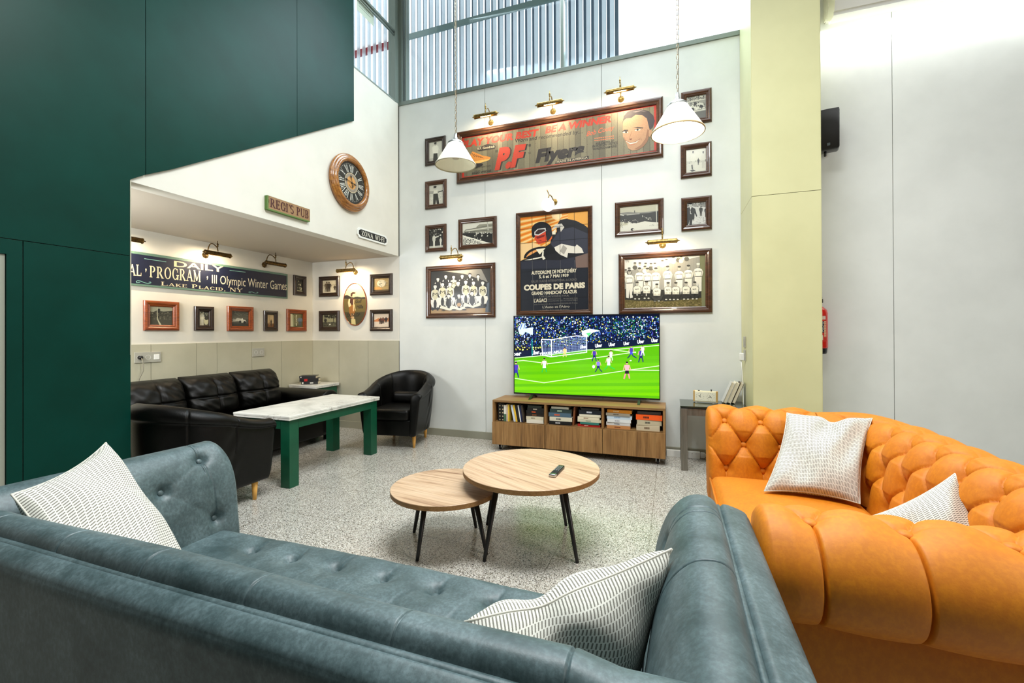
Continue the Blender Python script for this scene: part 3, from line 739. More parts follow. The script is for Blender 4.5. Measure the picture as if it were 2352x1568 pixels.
# ------------------------------------------------------------------ side table with chess clock and books
st = thing('side_table', 'narrow steel framed side table with dark green glass top', 'side table', (.345,4.5,0))
SX0, SX1, SY0, SY1, SZ = .076, .634, 4.262, 4.69, .583
wpart('glass_top', MB().box(SX0,SX1,SY0,SY1,SZ-.012,SZ,.0015), flat('green_black_glass', S(40,48,36), .08, spec=.7), st)
wpart('under_board', MB().box(SX0+.004,SX1-.004,SY0+.004,SY1-.004,SZ-.024,SZ-.0125), M['black'], st)
for x in (SX0+.004, SX1-.059):
    for y in (SY0+.004, SY1-.059): wpart('leg', MB().box(x,x+.055,y,y+.055,0,SZ-.0245,.002), M['steel'], st)
wpart('apron', MB().box(SX0+.06,SX1-.06,SY0+.012,SY0+.03,SZ-.085,SZ-.0245).box(SX0+.06,SX1-.06,SY1-.03,SY1-.012,SZ-.085,SZ-.0245), M['steel'], st)
cl = thing('chess_clock', 'cream wooden chess clock with two dials on the side table', 'chess clock', (.300,4.515,SZ+.0003), radians(-8))
MB().box(-.105,.105,0,.05,.008,.108,.003).make('case', flat('cream_case', S(226,214,178), .4), cl)
MB().box(.09,.106,-.002,.051,.006,.109,.002).box(-.106,-.092,-.002,.051,.006,.109,.002).make('side_trim', flat('gold_wood', S(196,158,92), .4), cl)
MB().box(-.092,.09,-.0025,.001,.016,.1,.001).make('dial_plate', flat('dial_cream', S(232,228,204), .5), cl)
for cx in (-.046,.046):
    d = MB(); ck = flat('clock_ink', S(30,28,24), .5)
    for k in range(12):
        a = k*pi/6; d.lathe([(0,.0003),(.0022,.0003)], 6, 0, (cx+.032*sin(a),-.0028,.058+.032*cos(a)), axis='y')
    d.tube([(cx,-.0035,.058),(cx+(-.012 if cx < 0 else -.010),-.0035,.058+.012)], .0018, 6); d.tube([(cx,-.0035,.058),(cx+(.005 if cx < 0 else -.022),-.0035,.058+(.025 if cx < 0 else -.008))], .0012, 6); d.tube([(cx,-.0035,.058),(cx+.008,-.0035,.05)], .0015, 6)
    d.make('clock_hands', ck, cl)
for x, h in ((-.058,.112),(.05,.122)): MB().lathe([(0,.105),(.004,.105),(.004,h-.004),(.008,h-.004),(.008,h+.002),(0,h+.002)], 10, 0, (x,.02,0)).make('push_button', M['black'], cl)
for x in (-.08,.07): MB().box(x-.01,x+.01,.005,.045,0,.008).make('foot', M['white'], cl)
G2 = 'books leaning at the back of the side table'
for i, (lab, T, c, bd) in enumerate([('leaning paperback with grey lettered cover at left on the side table', .03,(206,206,200),((60,60,60),[(.2,.8,.3,.7)])),('middle leaning book with tan edge on the side table',.032,(232,226,208),None),('leaning book with dark cover nearest the yellow column',.03,(58,40,26),None)]):
    R = Matrix.Rotation(radians(22), 3, 'Y') @ Matrix(((0,0,-1),(0,-1,0),(-1,0,0)))
    t = book(lab, (0,0,0), .205, .14, T, c, 0, None, bd, G2); t.rotation_euler = R.to_euler()
    t.location = (.515+i*.037, 4.655, SZ+.0005+.1025*cos(radians(22)))
# ------------------------------------------------------------------ television
tv = thing('television', 'large flat television showing a football match on the oak stand', 'television', (-.877,4.62,TZ1))
VX0, VX1, VZ0, VZ1 = -1.6495, -.1045, .572, 1.437
wpart('bezel', MB().box(VX0,VX1,4.622,4.648,VZ0,VZ1,.003).box(VX0+.2,VX1-.2,4.648,4.68,VZ0+.06,VZ1-.3,.01).box(VX0,VX0+.008,4.617,4.624,VZ0,VZ1).box(VX1-.008,VX1,4.617,4.624,VZ0,VZ1).box(VX0,VX1,4.617,4.624,VZ1-.008,VZ1).box(VX0,VX1,4.616,4.624,VZ0,VZ0+.016), M['black'], tv)
for x in (-1.43,-.305):
    mb = MB()
    for sy in (-1,1): mb.prism([(4.632,.578),(4.632+sy*.135,TZ1+.004),(4.632+sy*.135,TZ1),(4.632+sy*.115,TZ1),(4.632,.555)], lambda a,b,h,x=x: (x-.012+h,a,b), .024)
    wpart('foot', mb, M['black'], tv)
wpart('badge', MB().box(-.235,-.205,4.6145,4.617,.578,.582), M['chrome'], tv)
# ------------------------------------------------------------------ black leather furniture
def tub_chair(label, loc, rz):
    t = thing('tub_chair', label, 'armchair', loc, rz, 'black leather tub chairs')
    # faces -y; inner U line: arms along y, back half circle
    Wd, yf, yc = .235, -.30, .06
    def path(s):
        l = yc-yf
        if s < l: return (-Wd, yf+s, 1, 0)
        s -= l; q = pi*Wd
        if s < q: a = pi-s/Wd; return (Wd*cos(a), yc+Wd*sin(a), -cos(a), -sin(a))
        s -= q; return (Wd, yc-s, -1, 0)
    tot = 2*(yc-yf)+pi*Wd
    def rim(s): k = min(1, max(0, (min(s, tot-s)-.02)/(tot/2-.05))); return .60+.19*(k*k*(3-2*k))
    prof = resample([(.0,.38),(-.006,.5),(-.012,.63),(-.03,.70),(-.068,.735),(-.112,.722),(-.136,.69),(-.133,.655),(-.113,.638),(-.113,.58),(-.10,.4),(-.075,.2),(-.06,.145),(-.02,.135)], .012)
    ss = sorted(set(frange(0, tot, .016)) | {c+k*.003 for c in (.30,.52,tot-.52,tot-.30) for k in range(-4,5)}); R = []
    for s_ in ss:
        x, y, nx, ny = path(s_); hz = rim(s_); row = []
        fl = .03*(1-min(1,abs(s_-tot/2)/(tot/2)))
        for tt, n, z in prof:
            zz = z if z < .4 else .4+(z-.4)*(hz-.4)/(.73-.4)
            w = 0
            for c in (.30, .52, tot-.52, tot-.30): w -= .006*exp(-((s_-c)/.005)**2)*(1 if z > .42 else 0)
            w += .003*sin(s_*60+z*30)*exp(-((min(abs(s_-.33),abs(s_-tot+.33)))/.06)**2)
            row.append((x+nx*(n-w*0+(-w if n < -.06 else w)), y+ny*(n+(-w if n < -.06 else w)), zz))
        R.append(row)
    mb = MB().grid(R); 
    for row, sg in ((R[0],1),(R[-1],-1)): capfan(mb, [Vector(p) for p in row]+[Vector((row[0][0],row[0][1],.14))], V(0,-1,0))
    mb.make('shell', M['leather'], t)
    MB().box(-Wd-.004,Wd+.004,yf-.005,yc+.2,.14,.31,.012,0,3).make('base', M['leather'], t)
    MB().box(-Wd+.006,Wd-.006,yf-.03,yc+.17,.305,.425,.035,0,4).make('seat_cushion', M['leather'], t)
    MB().box(-.17,.17,yc+.06,yc+.19,.43,.56,.045,0,4).make('lumbar_cushion', M['leather'], t)
    for x, y in ((-.25,-.22),(.25,-.22),(-.2,.25),(.2,.25)): MB().lathe([(0,0),(.0135,0),(.023,.142),(0,.142)], 16, 0, (x,y,0)).make('leg', M['beech'], t)
    return t
tub_chair('black leather tub chair in the corner right of the marble table', (-2.93,4.335,0), radians(10))
tub_chair('black leather tub chair seen from outside behind the teal arm', (-3.215,2.252,0), radians(180))
sf = thing('leather_sofa', 'black leather three seat sofa along the alcove wall', 'sofa', (-4.2,3.2,0))
BX, FX, Y0, Y1 = -4.615, -3.80, 2.12, 4.29
wpart('base', MB().box(BX,FX+.02,Y0+.03,Y1-.03,.07,.30,.02,0,3), M['leather'], sf)
def arm(y0, y1):
    mb = MB(); P = []
    for x in frange(BX+.02, FX+.01, .02):
        row = []
        for k in range(25):
            a = -.35+(pi+.7)*k/24; row.append((x, (y0+y1)/2-cos(a)*(y1-y0)/2*(1.06), .50+.085*sin(a)))
        P.append([(x,y0+.01,.08)]+row+[(x,y1-.01,.08)])
    mb.grid(P); capfan(mb, [Vector(p) for p in P[-1]], V(1,0,0)); capfan(mb, [Vector(p) for p in P[0]], V(-1,0,0)); wpart('arm', mb, M['leather'], sf)
arm(4.03,4.275); arm(2.13,2.375)
wpart('back_frame', MB().box(BX,BX+.16,2.36,4.05,.1,.70,.05,0,4), M['leather'], sf)
def puff(nm, fn, K=40, A=.05):
    P = []
    for i in range(K+1):
        row = []
        for j in range(K+1):
            u, v = i/K*2-1, j/K*2-1; e = max(0,(1-abs(u)**4)*(1-abs(v)**4))**.45
            c = -.016*(exp(-(u/.05)**2)+exp(-((v+.05)/.05)**2))
            w = .004*sin(7*u+5*v*v)*sin(6*v+3*u)+.003*sin(15*u*v+4*u)+.0025*sin(11*(u+v)**2)
            row.append(fn(u, v, A*(e-.5)*2+c*e+w*e))
        P.append(row)
    wpart(nm, MB().grid(P), M['leather'], sf)
cy = [(2.385,2.895),(2.90,3.42),(3.425,3.955)]
for i, (a, b) in enumerate(cy):
    zt = .83+.004*i
    def fn(u, v, h, a=a, b=b, zt=zt):
        z = .44+(zt-.44)*(v+1)/2; x0 = -4.28-.12*(v+1)/2; k = 1-.07*max(0,v)**4-.03*(1-v)
        return (x0+h*1.5, (a+b)/2+(b-a)/2*u*(k+.03)*1.01, z)
    puff('back_cushion', fn, 44, .06)
    wpart('seat_cushion', MB().box(-4.36,FX+.03,a+(-.01 if i == 0 else 0),b+(.07 if i == 2 else 0),.295,.425,.04,0,4), M['leather'], sf)
for x in (BX+.1, FX-.06):
    for y in (Y0+.12, Y1-.1): wpart('leg', MB().box(x-.03,x+.03,y-.03,y+.03,0,.072), M['black'], sf)
G3 = 'books stacked on the alcove corner table'
for lab, z, x, y, T, c, L, r, bd in [('black book at the bottom of the alcove corner pile',.5985,-4.36,4.43,.037,(24,23,24),.20,.55,((222,218,208),[(.05,.13,.2,.8),(.52,.72,.35,.65)])),('black book with red figure in the middle of the alcove corner pile',.636,-4.365,4.425,.037,(22,20,20),.225,.60,((172,26,24),[(.25,.42,.1,.9)])),('thin black book on top of the alcove corner pile',.6735,-4.395,4.43,.033,(26,24,26),.20,.50,((210,200,190),[(.06,.14,.35,.65)]))]:
    book(lab, (x,y,z), L, .15, T, c, r, None, bd, G3)
# ------------------------------------------------------------------ flat artwork (prints, signs, screens)
_TX = {}
def text_mesh(s, off=0.0):
    k = (s, off)
    if k in _TX: return _TX[k]
    cu = bpy.data.curves.new('t', 'FONT'); cu.body = s; cu.size = 1; cu.offset = off; cu.resolution_u = 3
    o = bpy.data.objects.new('t', cu); COL.objects.link(o); dg = bpy.context.evaluated_depsgraph_get(); e = o.evaluated_get(dg); me = e.to_mesh()
    vs = [(v.co.x, v.co.y) for v in me.vertices]; fs = [tuple(p.vertices) for p in me.polygons]; e.to_mesh_clear()
    bpy.data.objects.remove(o); bpy.data.curves.remove(cu); _TX[k] = (vs, fs); return vs, fs
# serif capitals: thick stems, thin hairlines, slab feet; unit cap height
TK, TN = .17, .075
def _seg(x0, y0, x1, y1, w):
    L = hypot(x1-x0, y1-y0); dx, dy = -(y1-y0)/L*w/2, (x1-x0)/L*w/2
    return [(x0+dx,y0+dy),(x0-dx,y0-dy),(x1-dx,y1-dy),(x1+dx,y1+dy)]
def _stem(x, y0=0, y1=1, b=1, t=1, w=TK):
    r = [[(x-w/2,y0),(x+w/2,y0),(x+w/2,y1),(x-w/2,y1)]]
    if b: r.append([(x-w/2-.09,y0),(x+w/2+.09,y0),(x+w/2+.09,y0+.06),(x-w/2-.09,y0+.06)])
    if t: r.append([(x-w/2-.09,y1-.06),(x+w/2+.09,y1-.06),(x+w/2+.09,y1),(x-w/2-.09,y1)])
    return r
def _arc(cx, cy, rx, ry, a0, a1, wh=TK, wv=TN, n=14):
    r = []
    for i in range(n):
        q = [a0+(a1-a0)*k/n for k in (i, i+1)]; P = []
        for a in q:
            c, s_ = cos(radians(a)), sin(radians(a)); P.append(((cx+rx*c, cy+ry*s_), (cx+(rx-wh)*c, cy+(ry-wv)*s_)))
        r.append([P[0][0],P[1][0],P[1][1],P[0][1]])
    return r
def _ft(x): return [[(x-.16,0),(x+.16,0),(x+.16,.06),(x-.16,.06)]]
def _tp(x): return [[(x-.15,.94),(x+.15,.94),(x+.15,1),(x-.15,1)]]
_h = lambda x0,x1,y,w=TN: [[(x0,y-w/2),(x1,y-w/2),(x1,y+w/2),(x0,y+w/2)]]
GL = {
 'A':(.95,[_seg(.14,0,.46,1,TN),_seg(.46,1,.80,0,TK)]+_h(.24,.7,.34)+_ft(.14)+_ft(.80)),
 'B':(.85,_stem(.2)+_arc(.38,.74,.32,.26,-90,90)+_arc(.40,.25,.36,.26,-90,90)),
 'C':(.88,_arc(.46,.5,.40,.52,48,312)+[_seg(.74,.62,.74,.95,.06),_seg(.74,.05,.74,.30,.06)]),
 'D':(.95,_stem(.2)+_arc(.36,.5,.48,.5,-90,90)+_h(.1,.4,.965)+_h(.1,.4,.035)),
 'E':(.82,_stem(.2)+_h(.1,.72,.965)+_h(.1,.74,.035)+_h(.2,.58,.52)+[_seg(.71,.78,.71,1,.06),_seg(.73,0,.73,.25,.06),_seg(.57,.4,.57,.64,.05)]),
 'F':(.78,_stem(.2)+_h(.1,.70,.965)+_h(.2,.58,.52)+[_seg(.69,.75,.69,1,.06),_seg(.57,.4,.57,.64,.05)]),
 'G':(.95,_arc(.46,.5,.40,.52,48,318)+_stem(.78,0,.42,0,1)+[_seg(.76,.64,.76,.95,.06)]),
 'I':(.44,_stem(.22)),
 'K':(.92,_stem(.2)+[_seg(.26,.42,.74,1,TN),_seg(.36,.55,.78,0,TK)]+_ft(.78)+_tp(.74)),
 'L':(.78,_stem(.2)+_h(.1,.72,.035)+[_seg(.71,0,.71,.28,.06)]),
 'M':(1.12,_stem(.16,w=TN)+_stem(.94)+[_seg(.16,1,.53,.1,TK),_seg(.53,.1,.92,1,TN)]),
 'N':(.98,_stem(.16,w=TN)+_stem(.82,b=0,w=TN)+[_seg(.16,1,.82,.02,TK)]),
 'O':(.98,_arc(.49,.5,.43,.52,0,360,n=26)),
 'P':(.82,_stem(.2)+_arc(.38,.72,.34,.28,-90,90)+_h(.1,.4,.965)),
 'R':(.92,_stem(.2)+_arc(.38,.73,.33,.27,-90,90)+_h(.1,.4,.965)+[_seg(.42,.48,.78,0,TK)]+_ft(.8)),
 'S':(.70,_arc(.35,.74,.27,.27,20,270,.12)+_arc(.35,.25,.29,.27,-160,90,.12)),
 'U':(.95,_stem(.2,.25,1,0)+_stem(.76,.25,1,0,w=TN)+_arc(.48,.30,.36,.31,180,360,.13)),
 'V':(.92,[_seg(.14,1,.47,0,TK),_seg(.47,0,.8,1,TN)]+_tp(.14)+_tp(.8)),
 'W':(1.28,[_seg(.14,1,.42,0,TK),_seg(.42,0,.64,.9,TN),_seg(.64,.9,.90,0,TK),_seg(.90,0,1.14,1,TN)]+_tp(.14)+_tp(.64)+_tp(1.14)),
 'X':(.92,[_seg(.14,1,.78,0,TK),_seg(.14,0,.78,1,TN)]+_tp(.14)+_tp(.78)+_ft(.14)+_ft(.78)),
 'Y':(.92,[_seg(.14,1,.46,.45,TK),_seg(.46,.45,.8,1,TN)]+_stem(.46,0,.5,1,0)+_tp(.14)+_tp(.8)),
 'Z':(.82,[_seg(.14,.03,.66,.97,TK)]+_h(.1,.72,.965)+_h(.08,.74,.035)+[_seg(.11,.75,.11,1,.06),_seg(.73,0,.73,.25,.06)]),
 "'":(.3,[[(.1,1),(.22,1),(.16,.7)]]), '-':(.45,_h(.06,.4,.42,.1)), '.':(.3,[[(.08,0),(.2,0),(.2,.13),(.08,.13)]]), ',':(.3,[[(.08,.12),(.2,.12),(.2,0),(.1,-.18),(.08,0)]]),
 ' ':(.42,[]), '*':(.4,[[(.13,.5),(.2,.62),(.27,.5),(.2,.34)]])}
def serif_mesh(s, small=None):
    x = 0; vs = []; fs = []
    for ch in s:
        k = 1.0
        if small and ch.islower(): k = small; ch = ch.upper()
        w, polys = GL[ch]
        for p in polys:
            o = len(vs); vs += [(x+a*k, b*k) for a,b in p]; fs.append(tuple(range(o, o+len(p))))
        x += w*k*1.0+.04
    return vs, fs, x
class Art:
    def __init__(s, x0, x1, z0, z1, y, tol=None, step=3e-5):
        s.x0, s.x1, s.z0, s.z1, s.y = x0, x1, z0, z1, y; s.v = []; s.f = []; s.c = []; s.zm = None; s.tol = tol; s.step = step
    def src(s, x0, y0, k): s.zm = (x0, y0, k); return s
    def norm(s): s.zm = None; return s
    def P(s, p):
        if s.zm: return s.tol(s.zm[0]+p[0]/s.zm[2], s.zm[1]+p[1]/s.zm[2])
        return (s.x0+(s.x1-s.x0)*p[0], s.z0+(s.z1-s.z0)*p[1])
    def raw(s, L, F, col, stag=0):
        o = len(s.v); s.v += [(a, s.y, b) for a,b in L]
        if stag:
            for k, f in enumerate(F):
                for i in f: s.v[o+i] = (s.v[o+i][0], s.y-k*stag, s.v[o+i][2])
            s.y -= stag*len(F)
        s.c += [col]*len(L) if len(col) == 4 and not isinstance(col[0], tuple) else list(col)
        for f in F: s.f.append(tuple(i+o for i in f))
        s.y -= s.step
    def clip(s, L):
        return [(min(max(a, s.x0), s.x1), min(max(b, s.z0), s.z1)) for a,b in L]
    def poly(s, pts, col):
        L = s.clip([s.P(p) for p in pts]); F = tessellate_polygon([[Vector((a,b,0)) for a,b in L]]); s.raw(L, F, col)
    def rect(s, x0, y0, x1, y1, col): s.poly([(x0,y0),(x1,y0),(x1,y1),(x0,y1)], col)
    def grad(s, x0, y0, x1, y1, c0, c1):
        L = s.clip([s.P(p) for p in ((x0,y0),(x1,y0),(x1,y1),(x0,y1))]); s.raw(L, [(0,1,2,3)], [c0,c0,c1,c1])
    def fill(s, col): z = s.zm; s.zm = None; s.rect(0,0,1,1,col); s.zm = z
    def ell(s, cx, cy, rx, ry, col, n=14, rot=0, a0=0, a1=360):
        c, d = cos(radians(rot)), sin(radians(rot)); pts = []
        for i in range(n if a1-a0 == 360 else n+1):
            a = radians(a0+(a1-a0)*i/n); u, v = rx*cos(a), ry*sin(a); pts.append((cx+u*c-v*d, cy+u*d+v*c))
        s.poly(pts, col)
    def line(s, pts, w, col):
        for p, q in zip(pts[:-1], pts[1:]):
            L = hypot(q[0]-p[0], q[1]-p[1]) or 1e-6; dx, dy = -(q[1]-p[1])/L*w/2, (q[0]-p[0])/L*w/2
            s.poly([(p[0]+dx,p[1]+dy),(p[0]-dx,p[1]-dy),(q[0]-dx,q[1]-dy),(q[0]+dx,q[1]+dy)], col)
    def text(s, t, p0, p1, h, col, bold=.0, slant=0, serif=False, small=None, arc=0):
        """baseline from p0 to p1; h = cap height measured like the points"""
        if serif: vs, fs, w = serif_mesh(t, small); x0 = 0; cap = 1
        else:
            vs, fs = text_mesh(t, bold)
            if not vs: return
            x0 = min(v[0] for v in vs); w = max(v[0] for v in vs)-x0; cap = .73
        A, B = s.P(p0), s.P(p1); up = s.P((p0[0], p0[1]-h)) if s.zm else s.P((p0[0], p0[1]+h)); up1 = s.P((p1[0], p1[1]-h)) if s.zm else s.P((p1[0], p1[1]+h))
        h0, h1 = up[1]-A[1], up1[1]-B[1]; L = []
        for x, y in vs:
            k = (x-x0)/w; hh = h0+(h1-h0)*k; q = y/cap
            L.append((A[0]+(B[0]-A[0])*k+slant*q*hh, A[1]+(B[1]-A[1])*k+q*hh+arc*hh*(k-.5)**2*4))
        s.raw(s.clip(L), fs, col, 6e-6 if serif else 0)
    def person(s, cx, y0, h, skin, top, legs, hair=None, w=1.0, asp=1.0, arms=None):
        """y0 = feet, h = height (negative h for downward pixel axes)"""
        u = abs(h)*.13*w*asp; Y = lambda k: y0+h*k
        s.poly([(cx-u*.75,Y(0)),(cx-u*.25,Y(0)),(cx-u*.02,Y(.40)),(cx+u*.22,Y(0)),(cx+u*.75,Y(0)),(cx+u*.85,Y(.5)),(cx-u*.85,Y(.5))], legs)
        s.poly([(cx-u*.85,Y(.46)),(cx+u*.85,Y(.46)),(cx+u*1.15,Y(.78)),(cx+u*.5,Y(.84)),(cx-u*.5,Y(.84)),(cx-u*1.15,Y(.78))], top)
        for d in (-1,1): s.poly([(cx+d*u*1.15,Y(.80)),(cx+d*u*1.55,Y(.62)),(cx+d*u*1.2,Y(.44)),(cx+d*u*.95,Y(.46)),(cx+d*u*1.15,Y(.62)),(cx+d*u*.85,Y(.78))], arms or top)
        s.ell(cx, Y(.92), u*.50, abs(h)*.075, skin, 10)
        if hair: s.ell(cx, Y(.955), u*.52, abs(h)*.048, hair, 8)
    def make(s, name, mat, parent):
        me = bpy.data.meshes.new(name); me.from_pydata(s.v, [], s.f); me.materials.append(mat)
        ca = me.color_attributes.new('Col', 'FLOAT_COLOR', 'POINT'); ca.data.foreach_set('color', [x for c in s.c for x in c])
        o = bpy.data.objects.new(name, me); COL.objects.link(o); o.parent = parent; return o
def artmat(name, grain=.12, gs=500, rough=.25, coat=.6, es=0):
    x = N(name); a = x.n('ShaderNodeAttribute'); a.attribute_name = 'Col'; c = a.outputs['Color']
    if grain: c = x.mix(grain, c, x.ramp(x.noise(x.co('Object'), gs, 3), [(.3,(.25,.25,.25,1)),(.7,(1,1,1,1))]), 'MULTIPLY')
    x.set(Base_Color=c, Roughness=rough, Coat_Weight=coat, Coat_Roughness=.06)
    if es: x.set(Base_Color=(.01,.01,.01,1), Emission_Color=c, Emission_Strength=es, Coat_Weight=0, Roughness=.15)
    return x.m
M['photo'] = artmat('framed_print_behind_glass', .2, 260, .38, .1)
M['sign'] = artmat('painted_sign_board', .22, 120, .55, 0)
M['screen'] = artmat('lit_screen_image', .1, 300, es=.88)
def G(g, w=.5):   # old photograph grey, w = warmth
    return S(min(255,g*(1+.02*w)), g, g*(1-.16*w))
def place(plane, a, z):
    return ((a, W, z), 0) if plane == 'B' else ((XB, a, z), pi/2) if plane == 'L' else ((XA, a, z), pi/2)
def mapper(plane, a, z, off):
    if plane == 'B': return lambda x, y: (lambda p: (p.x-a, p.z-z))(pix(x, y, 1, W-off))
    X = (XB if plane == 'L' else XA)+off
    return lambda x, y: (lambda p: (p.y-a, p.z-z))(pix(x, y, 0, X))
def picture(label, plane, a0, a1, z0, z1, mw, mat, fn, group=None, dep=.028, name='framed_picture', cat='framed picture', pname='photograph'):
    a, z = (a0+a1)/2, (z0+z1)/2; loc, rz = place(plane, a, z); t = thing(name, label, cat, loc, rz, group)
    w, h = (a1-a0)/2, (z1-z0)/2; pr = [(0,.001),(0,.018),(.08*mw,.024),(.3*mw,.028),(.52*mw,.026),(.68*mw,.0185),(.74*mw,.021),(.86*mw,.0195),(mw,.012),(mw,.002)]
    k = dep/.028; mb = MB(); n = len(pr); vs = []
    for sx, sz in ((-1,-1),(1,-1),(1,1),(-1,1)): vs += [(sx*(w-d), -y*k, sz*(h-d)) for d, y in pr]
    for c in range(4):
        e = (c+1) % 4
        mb.add(vs[c*n:(c+1)*n]+vs[e*n:(e+1)*n], [(i,i+1,i+1+n,i+n) for i in range(n-1)])
    mb.make('frame', mat, t)
    art = Art(-w+mw-.002, w-mw+.002, -h+mw-.002, h-mw+.002, -.003, mapper(plane, a, z, .006)); fn(art); art.make(pname, M['photo'], t); return t
rp = random.Random(12)
def crowd(a, x0, y0, x1, y1, nx, ny, cols, fillp=.8, rx=.5, ry=.5):
    for i in range(nx):
        for j in range(ny):
            if rp.random() > fillp: continue
            cx = x0+(x1-x0)*(i+.5+rp.uniform(-.15,.15))/nx; cy = y0+(y1-y0)*(j+.5+rp.uniform(-.15,.15))/ny; y = a.y
            a.ell(cx, cy, abs(x1-x0)/nx*rx*rp.uniform(.4,1.1), abs(y1-y0)/ny*ry*rp.uniform(.5,1.1), rp.choice(cols), rp.choice((4,5,5,7)), rp.uniform(-50,50)*min(1,abs((x1-x0)/nx/(y1-y0)*ny))); a.y = y
    a.y -= a.step
# ---- small photographs on the television wall
def ph_white(a):
    a.fill(G(214)); a.rect(0,0,1,.16,G(190)); a.poly([(.3,.0),(.34,.42),(.62,.42),(.66,0)],G(70)); a.poly([(.28,.4),(.24,.72),(.36,.8),(.6,.8),(.72,.7),(.68,.38)],G(240)); a.ell(.48,.88,.09,.075,G(160)); a.ell(.48,.93,.1,.04,G(40))
    a.line([(.66,.68),(.8,.5)],.05,G(230))
def ph_skier(a):
    a.fill(G(208)); a.rect(0,.0,1,.4,G(216)); crowd(a,0,0,1,.5,8,10,[G(190),G(226),G(200)],.6)
    for y in (.58,.63,.69): a.line([(0,y),(.45,y-.01)],.02,G(70))
    a.line([(.4,.58),(1,.66)],.045,G(52)); a.poly([(.28,0),(.3,.55),(.62,.55),(.72,0),(.55,0),(.5,.25),(.45,0)],G(58)); a.poly([(.3,.55),(.34,.72),(.6,.72),(.62,.55)],G(226)); a.ell(.42,.85,.1,.085,G(120)); a.ell(.42,.9,.12,.05,G(38)); a.ell(.42,.80,.07,.02,G(236))
def ph_boxers(a):
    a.fill(G(40)); crowd(a,0,.6,1,1,7,5,[G(206),G(226),G(90),G(60)],.7); a.rect(0,0,1,.12,G(190)); a.person(.35,.04,.72,G(216),G(206),G(222),G(40),1.1,.75); a.person(.82,.06,.5,G(226),G(216),G(226),G(50),1.1,.75); a.line([(.45,.55),(.68,.6)],.06,G(220))
def ph_stand(a):
    a.src(960,400,8.253); a.fill(G(222)); a.poly([(1110,990),(1160,950),(1310,940),(1410,930),(1410,1100),(820,1110),(900,1050),(1100,1020)],G(150,.8)); a.line([(900,1075),(1410,1000)],14,G(226)); a.line([(900,1055),(1410,960)],10,G(100)); a.line([(880,1100),(1410,1050)],12,G(90)); a.line([(1312,870),(1330,1060)],22,G(186))
    crowd(a,830,1090,1400,1140,26,3,[G(230),G(40),G(60)],.9); a.poly([(830,1120),(1100,1110),(1410,1110),(1410,1320),(1260,1280),(850,1170)],G(36)); crowd(a,840,1105,1400,1180,16,3,[G(36),G(220),G(50)],.7); a.poly([(820,1190),(1250,1330),(820,1350)],G(200)); crowd(a,825,1200,1200,1345,14,6,[G(30),G(50),G(228)],.8)
    a.line([(835,1165),(1350,1310)],20,G(240))
def ph_race(a):
    a.fill(G(150)); crowd(a,0,.8,1,1,12,4,[G(60),G(200),G(220),G(40)],.9); a.line([(0,.78),(1,.8)],.04,G(214)); a.rect(0,0,1,.3,G(96)); a.line([(0,.32),(1,.36)],.025,G(230)); a.poly([(.1,.4),(.3,.62),(.6,.7),(.92,.62),(.85,.45),(.4,.36)],G(206)); a.ell(.42,.66,.12,.08,G(60)); a.ell(.3,.42,.11,.09,G(30)); a.ell(.75,.48,.11,.09,G(30)); crowd(a,.1,.4,.95,.72,9,5,[G(40),G(230),G(90)],.6)
def ph_ball(a):
    a.fill(G(222)); a.rect(0,.38,1,.5,G(200)); crowd(a,0,.4,1,.5,14,2,[G(90),G(150),G(230)],.8); a.rect(0,0,1,.36,G(214)); a.person(.36,.12,.8,G(190),G(226),G(208),G(60),1.0,.8); a.line([(.32,.14),(.3,.34)],.06,G(36)); a.person(.86,.14,.72,G(120),G(216),G(190),G(40),1.0,.8); a.person(.62,.3,.3,G(80),G(50),G(46),None,1.1,.8); a.poly([(.18,.1),(.35,.13),(.5,.06),(.3,.04)],G(70))
def ph_man(a):
    a.src(1400,430,9.408); a.fill(G(200,.3)); a.rect(1640,280,2130,420,G(150,.3)); crowd(a,1650,250,2110,420,14,6,[G(70,.2),G(214,.2),G(110,.2)],.8); a.rect(1640,420,2130,850,G(214,.2)); crowd(a,1650,640,2110,840,20,9,[G(150,.2),G(232,.2)],.6)
    a.poly([(1655,440),(1720,430),(1790,430),(1850,460),(1895,620),(1880,640),(1840,560),(1830,690),(1790,700),(1780,830),(1720,830),(1735,700),(1700,830),(1655,830)],G(58,.2)); a.ell(1750,380,34,44,G(190,.3)); a.ell(1750,345,40,22,G(50,.2)); a.poly([(1735,430),(1770,430),(1752,490)],G(230,.2)); a.line([(1745,500),(1750,570),(1775,570)],12,G(226,.2))
    for x, y0, h in ((1975,620,-220),(2090,640,-220)): a.person(x,y0,h,G(120,.2),G(64,.2),G(56,.2),G(60,.2),1.0)
def ph_snow(a):
    a.src(1400,430,9.408); a.fill(G(190,.9)); a.poly([(200,560),(400,530),(640,545),(1080,500),(1080,620),(200,620)],G(130)); a.poly([(200,610),(640,570),(660,565),(850,555),(990,520),(1000,540),(1060,505),(1085,500),(1085,760),(900,750),(770,730),(600,770),(400,770),(200,740)],G(58)); a.line([(370,598),(650,570)],8,G(226)); a.line([(220,590),(310,605)],16,G(226))
    a.poly([(200,970),(200,890),(280,830),(390,810),(400,730),(480,770),(620,770),(760,730),(900,750),(1085,755),(1085,920)],G(218)); crowd(a,215,690,620,780,16,5,[G(220),G(50),G(120)],.55); crowd(a,680,600,910,720,10,5,[G(230),G(50)],.6); crowd(a,860,790,1080,840,12,4,[G(140),G(90),G(200)],.6)
    a.line([(540,500),(545,550)],16,G(60)); a.ell(495,910,40,28,G(54)); a.ell(515,915,18,16,G(226)); a.line([(1012,330),(1020,760)],10,G(226)); crowd(a,210,740,290,880,4,7,[G(60),G(200)],.7)
dk = M['walnut']; GS = 'small framed photographs on the television wall'
